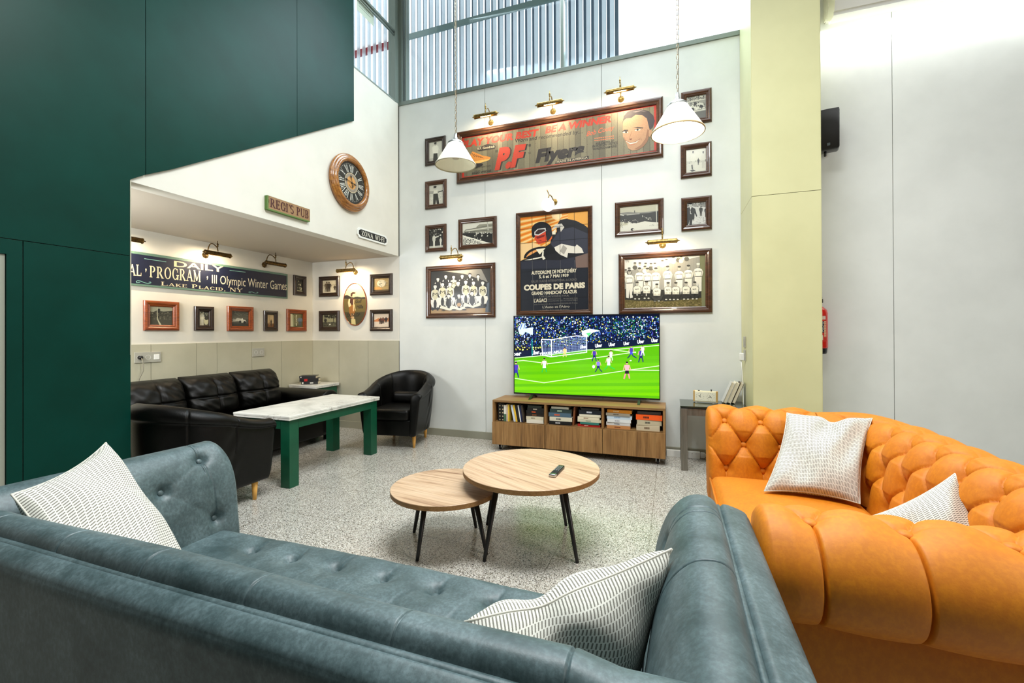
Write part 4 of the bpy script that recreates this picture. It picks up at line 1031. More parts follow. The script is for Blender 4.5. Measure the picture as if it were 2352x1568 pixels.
picture('small portrait frame of a man in white, upper left half behind the unlit pendant','B',-2.851,-2.565,3.315,3.65,.052,M['ebony'],ph_white,GS)
picture('small framed photo of a man holding skis below the left pendant','B',-2.852,-2.556,2.777,3.12,.052,M['walnut'],ph_skier,GS)
picture('small framed photo of two boxers, lowest of the left column','B',-2.851,-2.561,2.246,2.577,.048,M['walnut'],ph_boxers,GS)
picture('landscape framed photo of a crowded grandstand beside the boxers photo','B',-2.397,-1.902,2.246,2.609,.052,M['walnut'],ph_stand,GS)
picture('framed photo of race cars half hidden by the lit right pendant','B',.107,.389,3.33,3.662,.052,M['walnut'],ph_race,GS)
picture('framed photo of two ball players beneath the right pendant','B',.1,.386,2.797,3.131,.052,M['walnut'],ph_ball,GS)
picture('framed photo of a man in a dark coat, lowest of the right column','B',.103,.384,2.267,2.598,.055,M['walnut'],ph_man,GS)
picture('landscape framed photo of a snowy hill and crowd right of the poster','B',-.553,-.065,2.259,2.62,.052,M['walnut'],ph_snow,GS)
# ---- team photographs
def ph_team(a):
    a.src(960,560,8.167); a.fill(G(34,.4)); a.poly([(190,470),(460,470),(880,560),(1130,620),(1330,720),(1330,440),(190,440)],G(64,.6)); a.poly([(430,475),(870,560),(1320,720),(1180,440),(400,440)],G(126,.3)); a.poly([(1180,440),(1350,440),(1350,740),(1310,720)],G(44,.3)); a.poly([(190,1240),(520,1215),(1320,1200),(1320,1330),(190,1340)],S(166,134,88)); a.poly([(1290,740),(1335,720),(1320,1300),(1260,1280)],S(86,96,106))
    sk, wh, bk = G(232,.3), G(196,1.0), G(30,.3)
    def bust(x, y, top, arms, m, s=1.0):
        q = a.y; a.poly([(x-80*s,y+255*s),(x-84*s,y+120*s),(x-60*s,y+62*s),(x-28*s,y+46*s),(x-36*s,y-30*s),(x,y-52*s),(x+36*s,y-30*s),(x+28*s,y+46*s),(x+60*s,y+62*s),(x+84*s,y+120*s),(x+80*s,y+255*s)],G(24,.3))
        sx = s*.80
        a.poly([(x-58*sx,y+250*s),(x-66*sx,y+120*s),(x-62*sx,y+74*s),(x-20*sx,y+56*s),(x+20*sx,y+56*s),(x+62*sx,y+74*s),(x+66*sx,y+120*s),(x+58*sx,y+250*s)],top)
        for d in (-1,1): a.poly([(x+d*58*sx,y+70*s),(x+d*84*sx,y+86*s),(x+d*96*sx,y+150*s),(x+d*84*sx,y+215*s),(x+d*40*sx,y+248*s),(x+d*30*sx,y+232*s),(x+d*70*sx,y+196*s),(x+d*76*sx,y+150*s),(x+d*66*sx,y+110*s)],arms)
        a.poly([(x-16*s,y+60*s),(x+16*s,y+60*s),(x+16*s,y+20*s),(x-16*s,y+20*s)],G(190,.4)); a.ell(x,y,30*s,42*s,sk,12); a.poly([(x-38*s,y-2*s),(x-27*s,y-18*s),(x,y-25*s),(x+27*s,y-18*s),(x+38*s,y-2*s),(x+36*s,y-38*s),(x,y-54*s),(x-36*s,y-38*s)],G(26))
        for d in (-1,1): a.ell(x+d*11*s,y-3*s,5*s,4*s,G(70,.4),6)
        a.ell(x,y+20*s,9*s,3.5*s,G(110,.5),6)
        if m: a.text('M',(x-44*s,y+180*s),(x+44*s,y+180*s),72*s,bk,0)
    for x, y, w_ in ((372,660,0),(520,610,0),(668,620,1),(828,605,0),(972,590,0)): bust(x,y,wh if w_ else bk,sk,w_,.85)
    bust(1128,610,G(44,.3),G(44,.3),0,.85); a.poly([(1110,650),(1145,650),(1130,700)],G(220))
    for x, y, c in ((322,800,1),(460,760,1),(602,755,1),(755,735,0),(898,715,1),(1042,730,1),(1216,730,1)):
        bust(x,y,wh if c else G(30),sk if c else G(30),c)
        if c:
            for d in (-1,1): a.poly([(x+d*12,y+240),(x+d*90,y+250),(x+d*100,y+300),(x+d*60,y+400),(x+d*24,y+400),(x+d*30,y+310)],G(226,.3)); a.ell(x+d*46,y+420,22,34,bk,8)
    for x, y in ((578,975),(770,970),(1018,925)):
        bust(x,y,bk,sk,0,.9); a.poly([(x-170,y+230),(x-140,y+175),(x+10,y+235),(x+140,y+170),(x+165,y+225),(x+20,y+275)],G(222,.5)); a.ell(x-100,y+265,40,12,bk,8); a.ell(x+100,y+262,42,12,bk,8)
    a.ell(772,1140,38,36,S(176,140,96))
picture('large framed photo of an old basketball team under a brass picture light','B',-2.845,-1.922,1.429,2.069,.062,M['walnut'],ph_team,'framed team photographs')
def ph_team2(a):
    a.src(1400,540,7.538); a.fill(G(214,.3)); a.poly([(230,620),(700,560),(1150,460),(1550,370),(1700,360),(1700,1100),(230,1100)],G(150,.4)); 
    for x in range(260,1700,46): a.line([(x,640-(x-230)*.2),(x,1000)],3,G(132,.4))
    a.poly([(230,930),(700,940),(1700,960),(1700,1290),(230,1300)],G(52,.8)); a.poly([(230,1120),(900,1150),(1640,1080),(1660,1280),(230,1290)],S(104,94,52)); crowd(a,240,1130,1640,1275,40,8,[S(128,116,70),S(80,72,38),S(150,134,92)],.7,.7,.5); a.poly([(1560,330),(1700,330),(1700,1280),(1600,1280)],S(120,122,88)); a.poly([(1690,950),(1702,900),(1702,1270),(1670,1270)],G(240,0))
    wh, sk = G(228,.35), G(168,.5)
    for x, y in ((440,500),(525,500),(625,505),(718,510),(785,505),(915,460),(985,440),(1105,400),(1190,370),(1240,385),(1335,350),(275,620),(340,590),(612,560)):
        a.ell(x,y+60,44,40,rp.choice([G(200),G(90),G(226)]),8); a.ell(x,y,24,32,sk,8); a.ell(x,y-20,28,13,G(70),8)
    for x, y in ((345,640),(520,600),(655,605),(802,600),(1005,570),(1207,575),(1366,555),(1535,525)):
        a.poly([(x-60,y+190),(x+60,y+190),(x+58,y+440),(x+12,y+450),(x,y+300),(x-12,y+450),(x-58,y+440)],G(216,.4)); a.poly([(x-54,y+190),(x+54,y+190),(x+58,y+110),(x+66,y+66),(x+20,y+44),(x-20,y+44),(x-66,y+66),(x-58,y+110)],wh)
        for d in (-1,1): a.poly([(x+d*62,y+62),(x+d*86,y+110),(x+d*70,y+180),(x+d*26,y+172),(x+d*58,y+150),(x+d*62,y+110)],G(206,.5)); a.line([(x+d*57,y+90),(x+d*56,y+170)],5,G(120,.5))
        a.line([(x-54,y+190),(x+54,y+186)],13,G(60)); a.ell(x,y,27,38,sk,10); a.ell(x,y-28,32,17,G(60) if x < 1500 else G(230),8); a.text('NEW YORK',(x-50,y+112),(x+50,y+108),20,G(70,.3),.03)
    for x, y in ((478,840),(642,830),(820,875),(1015,850),(1148,850),(1325,845),(1475,840)):
        for d in (-1,1): a.poly([(x+d*12,y+140),(x+d*80,y+130),(x+d*86,y+190),(x+d*40,y+260),(x+d*14,y+255)],G(46)); a.ell(x+d*34,y+262,20,12,G(200),8)
        a.poly([(x-64,y+178),(x-76,y+72),(x-40,y+36),(x+40,y+36),(x+76,y+72),(x+64,y+178)],G(110,.5)); a.poly([(x-54,y+170),(x-66,y+72),(x-36,y+42),(x+36,y+42),(x+66,y+72),(x+54,y+170)],G(222,.5)); a.ell(x,y,27,36,sk,10); a.ell(x,y-26,31,16,G(56),8); a.text('N.Y.',(x-34,y+110),(x+34,y+108),26,G(60,.3),.04); a.ell(x-30,y+150,26,14,G(190,.6),8); a.ell(x+34,y+150,24,13,G(180,.6),8)
    a.poly([(700,1050),(820,1090),(930,1030),(900,1120),(780,1140)],G(60)); crowd(a,240,400,340,470,8,6,[G(90),G(60)],.3)
picture('large framed photo of an old baseball team beneath a brass picture light','B',-.518,.384,1.442,2.075,.062,M['walnut'],ph_team2,'framed team photographs')
# ---- poster of a race driver (plain stand-in drawing) with its lettering
def ph_poster(a):
    a.src(1175,440,5.405); a.fill(S(236,168,70)); 
    for i in range(16): a.poly([(100,330+i*34),(100,352+i*34),(700,240+i*16),(700,232+i*16)],S(246,206,140) if i % 2 else S(226,120,30))
    a.poly([(100,640),(300,640),(420,700),(260,720),(100,860)],S(240,200,140)); a.ell(560,290,64,60,S(250,216,160))
    nv, bk = S(44,46,58), S(26,26,30)
    a.poly([(560,420),(600,350),(680,335),(800,360),(900,410),(960,450),(960,960),(100,960),(100,860),(250,800),(480,640),(500,540),(560,500)],bk); a.poly([(600,470),(760,440),(960,520),(960,770),(540,720),(480,640)],S(52,54,66)); a.poly([(100,870),(300,850),(600,850),(960,770),(960,1000),(100,1000)],nv); a.poly([(790,810),(960,760),(960,940),(800,950)],S(120,98,88)); a.poly([(500,500),(550,460),(545,530),(500,530)],S(236,226,196))
    a.poly([(490,480),(540,410),(620,395),(655,440),(610,500),(600,440),(540,450)],S(206,200,186)); a.ell(372,478,126,104,bk,28); a.poly([(248,480),(300,470),(290,560),(270,575),(250,540)],bk); a.poly([(283,575),(300,520),(430,490),(440,600),(405,635),(330,655),(318,630),(300,610)],S(206,70,40)); a.poly([(300,560),(420,530),(400,560),(320,585)],S(120,30,24)); a.poly([(325,600),(380,600),(360,612)],S(110,30,24)); a.poly([(400,480),(490,430),(510,560),(440,620),(425,500)],S(34,34,40)); a.poly([(283,500),(325,460),(420,450),(432,485),(335,545),(283,540)],S(206,206,200)); a.poly([(296,503),(330,470),(408,464),(416,484),(333,530),(294,526)],S(56,36,36)); a.poly([(460,605),(505,545),(500,580),(480,612)],S(226,104,40))
    a.ell(400,830,250,150,S(20,20,22),40,0,180,330); a.ell(400,835,222,126,S(232,160,90),40,0,190,262); a.poly([(300,715),(350,780),(420,700)],S(236,226,196)); a.poly([(160,850),(400,800),(420,830),(390,850),(380,820),(230,850)],S(232,226,206)); a.poly([(370,820),(385,730),(400,735),(395,820)],S(226,220,200))
    a.poly([(530,690),(620,645),(680,660),(790,680),(810,655),(870,700),(895,760),(800,765),(700,760),(690,820),(600,780),(545,730)],S(226,220,204)); a.poly([(600,740),(640,660),(690,700),(650,780)],S(168,162,150)); a.poly([(100,960),(960,940),(970,1520),(100,1520)],S(30,33,42))
    for x0, x1 in ((252,268),(425,432),(600,606),(778,790)): a.line([(x0,250),(x1,1500)],5,S(16,16,18)); a.line([(x0+5,850),(x1+5,1500)],2.5,S(120,120,120))
    for y0, y1 in ((470,400),(645,575),(1000,940),(1165,1120),(1345,1305)): a.line([(100,y0),(965,y1)],4,S(16,16,18))
    cr = S(228,218,190); gr = S(120,116,108)
    a.text('AUTODROME DE MONTLHÉRY',(246,1030),(808,996),44,cr,.03); a.text('5, 6 et 7 MAI 1939',(340,1074),(708,1054),38,cr,.03); a.text("RALLYE OLAZUR INTERNATIONAL de L'AGACI",(246,1130),(806,1102),30,gr,.0); a.text('COUPES DE PARIS',(152,1224),(912,1190),66,cr,.06); a.text('GRAND HANDICAP OLAZUR',(248,1282),(814,1258),42,cr,.03); a.text('ORGANISÉS PAR',(340,1314),(714,1300),24,gr); a.text("L'AGACI",(278,1374),(436,1368),46,cr,.02)
    a.text('ASSOCIATION ... FRANÇAISE DES',(450,1342),(820,1328),15,gr); a.text('COUREURS EN AUTOMOBILE',(450,1366),(820,1352),15,gr); a.text('avec le concours de la Société DESMARAIS Frères',(280,1408),(820,1388),18,gr); a.text("L'Auto et l'Aéro",(384,1446),(720,1436),30,S(170,164,148),.02); a.text('au bénéfice de la caisse de secours',(350,1478),(715,1466),16,gr)
picture('tall framed poster of a race driver above the television','B',-1.663,-.791,1.447,2.615,.05,M['walnut'],ph_poster,None,.03,'framed_poster','poster','poster_print')
# ---- long painted advertising board
def ph_board(a):
    a.fill(S(100,92,72)); r2 = random.Random(3)
    n = 34
    for i in range(n): y = a.y; a.rect(i/n,0,(i+.96)/n,1,S(*(lambda g:(g*1.04,g,g*.80))(r2.uniform(88,124)))); a.y = y
    a.y -= a.step
    for i in range(n+1): y = a.y; a.rect(i/n-.0009,0,i/n+.0007,1,S(70,60,46)); a.y = y
    a.y -= a.step
    rd, bk = S(172,52,34), S(38,35,34)
    for q in ((0,0,1,.028),(0,.972,1,1),(0,0,.012,1),(.989,0,1,1)): a.rect(*q,S(186,50,34))
    for i in range(110):
        y = a.y; a.ell(r2.random(),r2.uniform(.05,.95),.0011,.006,S(60,52,40),6); a.y = y
    a.y -= a.step
    a.src(1100,210,7.35)
    a.text('PLAY YOUR BEST',(-305,950),(990,742),112,rd,.05,.22); a.text('BE A WINNER',(1120,702),(2240,508),112,rd,.05,.22); a.text('Worn and recommended by....',(600,864),(1750,700),66,bk,.01,.2)
    a.text('P.F',(290,1302),(742,1236),330,bk,.07,.26); a.y -= a.step; a.text('P.F',(268,1300),(715,1230),330,S(182,56,36),.07,.26); a.text('"',(280,1100),(316,1095),110,bk,.02); a.text('"',(838,1000),(874,995),110,bk,.02); a.text('*',(832,1090),(876,1080),70,bk)
    a.text('Flyers',(955,1196),(1760,1060),212,bk,.06,.24); a.poly([(1300,1172),(1852,1086),(1852,1140),(1285,1222)],bk); a.text('MADE IN AMERICA',(1312,1206),(1836,1128),36,S(176,166,140),.03)
    a.text('Bob Cousy',(1815,755),(2270,640),84,S(214,92,60),.0,.3)
    [a.line([(1950+i*34,792-i*4.4+j*38),(1972+i*34,789-i*4.4+j*38)],16,S(200,112,74)) for i in range(10) for j in (0,1)]; a.text('and Captain of',(1970,888),(2270,846),36,bk,.01,.2); a.text('the BOSTON CELTICS',(1910,944),(2335,884),44,bk,.01,.1); a.text("WORLD'S CHAMPIONS",(1915,990),(2325,936),36,bk,.01,.1)
    a.poly([(-30,960),(150,880),(285,915),(270,965),(0,1010),(-40,985)],S(40,36,34)); a.text('B.F. Goodrich',(-25,985),(262,942),36,S(206,196,166),.01)
    a.poly([(-200,1150),(-110,1010),(-60,1030),(60,1080),(195,1105),(190,1135),(0,1190),(-190,1200)],S(196,130,58)); a.poly([(-200,1195),(190,1135),(160,1160),(0,1210),(-190,1225)],S(226,176,100)); 
    for i in range(5): a.line([(-120+i*36,1040+i*14),(-70+i*36,1100+i*6)],8,S(70,44,24))
    a.ell(-60,1250,130,36,S(40,36,34),20,-9); a.text('POSTURE FOUNDATION',(-180,1320),(195,1262),24,bk); a.text('with the',(-80,1352),(20,1338),22,bk); a.text('RIGID WEDGE',(-110,1398),(210,1350),34,bk,.02)
    a.src(1380,180,6.533)      # portrait of a smiling man
    sk, sh = S(176,136,102), S(142,102,74)
    a.poly([(330,690),(345,610),(420,560),(560,530),(690,570),(720,700),(740,790),(720,860),(700,940),(640,1020),(540,1075),(470,1082),(410,1050),(380,960),(330,870)],sk); a.poly([(560,1070),(640,1020),(705,930),(740,790),(700,760),(670,900),(600,1000),(500,1060)],sh); a.poly([(720,790),(760,760),(770,820),(735,880),(720,860)],sk)
    a.poly([(320,680),(350,560),(400,500),(480,470),(600,462),(720,490),(790,560),(810,640),(780,730),(735,775),(715,700),(690,600),(620,550),(520,545),(460,590),(380,600),(340,630)],S(58,50,54)); a.poly([(480,500),(600,475),(690,500),(600,490),(520,510)],S(110,100,100))
    a.poly([(315,800),(350,770),(410,770),(412,785),(350,788)],bk); a.poly([(480,745),(550,725),(640,738),(630,750),(550,742)],bk); a.ell(370,805,42,15,S(226,206,180)); a.ell(378,805,15,15,bk); a.ell(555,768,48,16,S(226,206,180),14,-8); a.ell(552,768,16,16,bk); a.line([(318,800),(370,790),(412,800)],7,bk); a.line([(505,770),(560,750),(610,760)],7,bk)
    a.line([(470,790),(440,860),(430,905)],6,sh); a.poly([(420,910),(450,925),(475,905),(455,900)],S(120,70,50)); a.poly([(370,935),(440,962),(520,950),(580,915),(530,965),(440,985)],S(236,222,200)); a.line([(360,925),(440,965),(520,952),(590,905)],6,S(110,56,44)); a.line([(430,1000),(510,985)],8,S(186,110,84)); a.line([(350,880),(370,930)],5,sh); a.line([(600,880),(610,930)],5,sh)
    a.line([(728,1088),(842,1075)],5,bk)
bd = picture('long framed painted shoe advertising board high under the window','B',-2.413,-.0655,3.042,3.656,.066,M['walnut'],ph_board,None,.04,'advertising_board','sign','painted_board')
bd.children[1].data.materials[0] = M['sign']
# ------------------------------------------------------------------ alcove pictures
ALC = 'small framed photographs in the alcove'
def ph_field(a):
    a.fill(G(70,1)); a.rect(0,.7,1,1,G(176,1)); a.poly([(0,.6),(.3,.78),(.6,.74),(1,.8),(1,.5),(0,.45)],G(60,1)); crowd(a,0,.3,1,.72,12,7,[G(40,1),G(96,1),G(120,1)],.7); a.poly([(.3,.9),(.36,.3),(.5,.02),(.42,.0),(.32,.3)],G(186,1)); a.line([(.33,.4),(.33,1)],.02,G(206,1)); a.person(.4,.62,.3,G(90),G(40),G(36),None,1.2,.8)
def ph_two(a):
    a.fill(G(90,1)); a.rect(.0,0,.5,1,G(170,1)); a.person(.3,.0,.95,G(206,1),G(222,.6),G(206,.6),G(60),1.4,1.1); a.ell(.75,.3,.25,.24,G(196,1.2)); a.ell(.78,.55,.2,.16,G(56,1)); crowd(a,.5,.6,1,1,4,4,[G(60),G(190,1)],.8)
def ph_car(a):
    a.fill(G(78,1)); a.grad(0,.5,1,1,G(96,1),G(60,1)); crowd(a,0,.7,1,1,6,4,[G(110,1),G(76,1)],.7,.9,.4); a.poly([(0,.3),(.35,.55),(.6,.5),(.5,.35)],G(190,.6)); a.poly([(.38,.36),(.5,.48),(.8,.44),(.86,.32),(.6,.24)],G(206,.6)); a.ell(.5,.3,.07,.09,G(30)); a.ell(.76,.28,.07,.09,G(30)); a.ell(.62,.47,.05,.07,G(226)); a.poly([(.05,.4),(.1,.5),(.25,.46),(.22,.36)],G(150)); a.rect(0,0,1,.2,G(50,1))
def ph_sail(a):
    a.fill(S(214,186,140)); a.rect(0,0,1,.3,S(126,84,46)); a.person(.6,.05,.6,S(90,60,34),S(64,44,28),S(48,34,22),None,1.2,.9); crowd(a,0,.2,.6,.4,5,2,[S(90,62,36),S(190,150,100)],.8); a.line([(.3,.3),(.4,.9)],.03,S(120,86,50))
def ph_green(a):
    a.fill(S(92,92,62)); a.rect(.3,.2,.85,.95,S(122,118,84)); a.poly([(.05,.05),(.02,.95),(.2,.95),(.24,.05)],S(216,214,180)); a.poly([(.24,.05),(.2,.9),(.3,.9),(.34,.05)],S(150,156,120)); a.line([(.5,.1),(.5,.9)],.08,S(206,204,176)); a.person(.78,.1,.7,S(120,112,96),S(112,126,140),S(84,92,100),None,1.5,1); crowd(a,.3,.3,.7,.9,5,6,[S(110,104,70),S(150,146,104)],.7)
def ph_blur(a):
    a.fill(G(46,1)); crowd(a,.1,.1,.9,.95,4,6,[G(206,1),G(226,1),G(70,1)],.6,.6,.6); a.rect(0,0,1,.1,G(170,1.2))
def ph_couple(a):
    a.fill(S(196,186,158)); a.rect(0,0,1,.35,S(206,198,172)); a.rect(0,.6,1,.64,S(150,140,112)); a.person(.3,.08,.82,S(120,100,76),S(96,82,60),S(76,66,50),S(50,40,30),1.1,1); a.person(.46,.08,.8,S(110,92,70),S(58,48,36),S(50,42,32),S(40,32,24),1.1,1); a.line([(.1,.1),(.28,.55)],.02,S(90,78,58)); a.person(.86,.18,.4,S(100,84,64),S(64,54,42),S(56,48,38),None,1.2,1)
def ph_tree(a):
    a.fill(G(150,1.4)); crowd(a,.1,.7,1,1,9,4,[G(60,1.4),G(84,1.4)],.7,.9,.9); a.line([(.8,.1),(.76,.9)],.05,G(60,1.4)); a.rect(0,0,1,.4,G(80,1.4)); crowd(a,.05,.1,.95,.45,8,3,[G(46,1.4),G(110,1.4)],.8); a.person(.2,.25,.5,G(120,1),G(50,1),G(44,1),None,1.2,1); a.ell(.52,.22,.05,.06,G(220))
def ph_group(a):
    a.fill(S(176,148,92)); a.ell(.5,.6,.3,.28,S(226,214,180)); crowd(a,.1,.75,.9,.98,12,3,[S(120,92,50),S(160,130,80)],.6); crowd(a,.3,.35,.9,.75,7,4,[S(40,34,28),S(64,52,40),S(226,206,170)],.8); a.poly([(0,.35),(.4,.3),(.6,.1),(0,.05)],S(206,150,76)); a.rect(0,0,1,.12,S(90,70,36))
def ph_riders(a):
    a.fill(S(222,188,150)); a.rect(0,.55,1,1,S(228,206,180)); a.poly([(0,.5),(.3,.66),(.6,.58),(1,.68),(1,.4),(0,.4)],S(206,130,80)); a.rect(0,0,1,.4,S(228,208,184)); a.person(.45,.2,.5,S(96,64,46),S(70,42,30),S(50,34,26),None,1.6,1); a.person(.6,.25,.48,S(96,64,46),S(110,60,40),S(50,34,26),None,1.6,1); a.person(.8,.32,.42,S(90,60,44),S(44,32,26),S(40,30,24),None,1.4,1)
E_, MH = M['ebony'], M['mahog']
for lab, a0, a1, z0, z1, mw, mt, fn in [
    ('wide reddish wood framed photo of a field, leftmost below the dark blue sign',2.699,3.012,1.285,1.569,.055,MH,ph_field),
    ('small black framed photo second from left below the dark blue sign',3.165,3.369,1.286,1.54,.055,E_,ph_two),
    ('reddish wood framed photo of a racing car below the dark blue sign',3.523,3.845,1.282,1.562,.055,MH,ph_car),
    ('narrow dark framed sepia photo of a standing figure in the alcove row',3.991,4.188,1.283,1.532,.05,E_,ph_sail),
    ('reddish wood framed photo with greenish tones nearest the alcove corner',4.329,4.647,1.281,1.567,.055,MH,ph_green),
    ('narrow black framed photo right of the dark blue sign',4.437,4.646,1.754,2.017,.055,E_,ph_blur)]:
    picture(lab,'L',a0,a1,z0,z1,mw,mt,fn,ALC)
for lab, a0, a1, z0, z1, fn in [('dark framed photo of a walking couple, upper left of the oval plaque',-4.514,-4.17,1.746,2.022,ph_couple),('dark framed photo with trees, lower left of the oval plaque',-4.515,-4.171,1.281,1.556,ph_tree),
    ('dark framed sepia group photo, upper right of the oval plaque',-3.676,-3.337,1.739,2.013,ph_group),('dark framed sepia photo of riders, lower right of the oval plaque',-3.677,-3.338,1.279,1.556,ph_riders)]:
    picture(lab,'B',a0,a1,z0,z1,.055,E_,fn,ALC)
# oval plaque
OX, OZ, OA, OB = -3.922, 1.633, .19, .284
op = thing('oval_plaque', 'oval painted plaque of a woman golfer under the alcove brass light', 'wall plaque', (OX,W,OZ))
mb = MB(); ring = [[(OA*k*cos(2*pi*i/64), -y, OB*k*sin(2*pi*i/64)) for k, y in ((1,.001),(1,.014),(.985,.017),(.965,.016),(.96,.002))] for i in range(64)]
mb.grid(ring, close=True); mb.make('rim', M['mahog'], op)
a = Art(-OA,OA,-OB,OB,-.010,mapper('B',OX,OZ,.012)); MB().prism([(OA*.97*cos(2*pi*i/48), OB*.97*sin(2*pi*i/48)) for i in range(48)], lambda p,q,h: (p,-h,q), .0098).make('board', E_, op)
def half(z0, z1, c): # band of the oval between two heights
    pts = []
    for i in range(25): z = z0+(z1-z0)*i/24; pts.append((OA*.962*sqrt(max(0,1-(z/(OB*.962))**2)), z))
    L = pts+[(-x,z) for x,z in reversed(pts)]; a.raw(L, tessellate_polygon([[Vector((x,z,0)) for x,z in L]]), c)
half(.075,OB*.961,S(206,190,150)); half(-OB*.961,.075,S(104,90,44)); half(-OB*.961,-.10,S(70,62,32))
a.src(640,520,5.6)
a.poly([(838,890),(880,880),(940,910),(1010,900),(1060,910),(1112,905),(1116,930),(836,930)],S(46,42,34)); a.poly([(905,930),(940,920),(975,935),(965,1060),(985,1080),(960,1180),(925,1180),(905,1110),(900,1000)],S(150,98,40)); a.poly([(900,930),(925,930),(930,1020),(900,1040),(890,980)],S(214,196,150)); a.poly([(920,920),(960,930),(965,1000),(940,1010),(915,980)],S(70,36,24)); a.ell(962,875,28,38,S(222,186,140)); a.poly([(925,900),(925,860),(950,842),(990,848),(985,862),(950,870),(945,900)],S(60,34,20)); a.line([(965,940),(960,1090)],12,S(222,186,140)); a.line([(970,1000),(985,1080)],10,S(206,186,130)); a.poly([(930,1190),(985,1190),(990,1262),(935,1255)],S(206,190,130)); a.line([(940,1120),(945,1190)],10,S(222,196,150)); a.line([(962,1120),(965,1190)],10,S(222,196,150))
a.text('Golf',(985,985),(1065,980),46,S(40,34,20),.03,.15); a.text('Hills',(1000,1055),(1085,1050),46,S(40,34,20),.03,.15); a.text('DUNLOP',(880,1160),(1045,1155),44,S(36,32,20),.03,.1)
a.make('painting', M['sign'], op)
# dark blue sign board
DY0, DY1, DZ0, DZ1 = 1.30, 4.333, 1.698, 2.012
ds = thing('programme_sign', 'long dark blue painted sign board with cream lettering along the alcove wall', 'sign', (XB,(DY0+DY1)/2,(DZ0+DZ1)/2), pi/2)
hw, hh = (DY1-DY0)/2, (DZ1-DZ0)/2
MB().box(-hw,hw,-.02,0,-hh,hh,.002).make('board', flat('weathered_green_edge', S(70,106,92), .6), ds)
a = Art(-hw,hw,-hh,hh,-.0204,mapper('L',(DY0+DY1)/2,(DZ0+DZ1)/2,.0204)); a.fill(S(96,128,112)); a.rect(.0,.05,1,.93,S(74,104,92)); a.rect(.003,.055,.994,.925,S(2,14,46))
a.src(280,390,5.0575); cr, tl = S(226,212,176), S(120,168,160)
a.text('DAILY',(605,1120),(1180,1188),68,S(226,206,160),.02); a.text('AL',(80,1222),(232,1232),128,cr,serif=True); a.text('PROGRAM',(318,1245),(920,1305),132,cr,serif=True); a.text('III Olympic Winter Games',(1045,1316),(1915,1398),104,S(222,214,186),.0); a.text('Lake Placid, NY',(450,1340),(1405,1424),44,cr,serif=True,small=.78)
for x, y in ((278,1168),(992,1256)): a.ell(x,y-10,8,14,cr,8); a.line([(x+4,y),(x-4,y+18)],6,cr)
a.line([(258,1030),(514,1068)],7,tl); a.line([(1250,1166),(1434,1188)],6,tl)
for x, y, k in ((250,1306,1),(1526,1424,.62)):
    pts = [(x-88*k,y-8*k),(x-70*k,y-20*k),(x-30*k,y-14*k),(x+10*k,y+4*k),(x+50*k,y+14*k),(x+88*k,y+6*k),(x+80*k,y-6*k),(x+60*k,y-2*k)]; a.line(pts,6*k+1,tl); a.line([(x-88*k,y-8*k),(x-80*k,y+4*k),(x-40*k,y+2*k)],6*k+1,tl)
a.make('lettering', M['sign'], ds)
# round clock on the clock wall: face normal +x
ck = thing('wall_clock', 'round wooden wall clock with black dial and roman numerals', 'clock', (XA,3.838,2.855), pi/2)
MB().lathe([(0,.0),(.292,.0),(.300,.012),(.302,.030),(.292,.042),(.284,.040),(.280,.046),(.272,.056),(.262,.054),(.257,.060),(.248,.070),(.238,.068),(.225,.066),(.218,.05),(.216,.040)], 72, 0, axis='y').make('rim', wood('clock_case_wood', S(92,48,12), S(150,92,34), S(186,128,56), 2, rough=.25, coat=.6), ck)
a = Art(-.22,.22,-.22,.22,-.0405); a.norm(); cf = lambda r, c: a.ell(.5,.5,r/.44,r/.44,c,48)
cf(.2165,S(30,32,28)); cf(.196,S(190,188,176)); cf(.1935,S(36,38,34)); cf(.104,S(226,206,160)); cf(.1,S(150,140,124)); cf(.068,S(206,150,84))
for i in range(36):
    a_ = i*pi/18; y = a.y; a.poly([((.22+rr*sin(a_+q))/.44,(.22+rr*cos(a_+q))/.44) for rr, q in ((.198,-.03),(.198,.03),(.191,.03),(.191,-.03))],S(30,32,28)); a.y = y
a.y -= a.step
for i, s_ in enumerate(['XII','I','II','III','IV','V','VI','VII','VIII','IX','X','XI']):
    th_ = i*pi/6; ws_ = {'I':.011,'V':.026,'X':.026}; tw = sum(ws_[c] for c in s_)+.004*(len(s_)-1); x = -tw/2
    def stroke(xa, xb, w_):
        pts = [(xa-w_/2,.185),(xa+w_/2,.185),(xb+w_/2,.112),(xb-w_/2,.112)]
        y = a.y; a.poly([(.5+(u*(r_/.15)*cos(th_)+r_*sin(th_))/.44, .5+(-u*(r_/.15)*sin(th_)+r_*cos(th_))/.44) for u, r_ in pts], S(222,222,210)); a.y = y-2e-6
    for c in s_:
        w_ = ws_[c]
        if c == 'I': stroke(x+w_/2, x+w_/2, .0065)
        elif c == 'V': stroke(x+.003, x+w_/2, .0065); stroke(x+w_-.002, x+w_/2, .0032)
        else: stroke(x+.003, x+w_-.003, .0065); stroke(x+w_-.002, x+.002, .0032)
        x += w_+.004
for i in range(20):
    t_ = .2*i-.2; a.ell(.5+.16*sin(t_)*.9,.5+.16*cos(t_)-.04 if i > 9 else .5+.2*cos(t_),.006,.01,S(120,84,50),6)
a.line([(.42,.44),(.47,.38),(.53,.38),(.56,.44)],.014,S(90,50,24)); a.make('dial', M['photo'], ck)
mb = MB()
def hand(ang, L, tail, w): 
    d = (sin(ang), cos(ang)); e = (d[1], -d[0])
    f = lambda r, o: (d[0]*r+e[0]*o, -.050, d[1]*r+e[1]*o)
    P = [f(-tail,0),f(-tail*.7,w*1.6),f(-.01,w*.5),f(L*.55,w*.6),f(L*.75,w*2),f(L,0),f(L*.75,-w*2),f(L*.55,-w*.6),f(-.01,-w*.5),f(-tail*.7,-w*1.6)]
    mb.add(P, [tuple(range(10))])
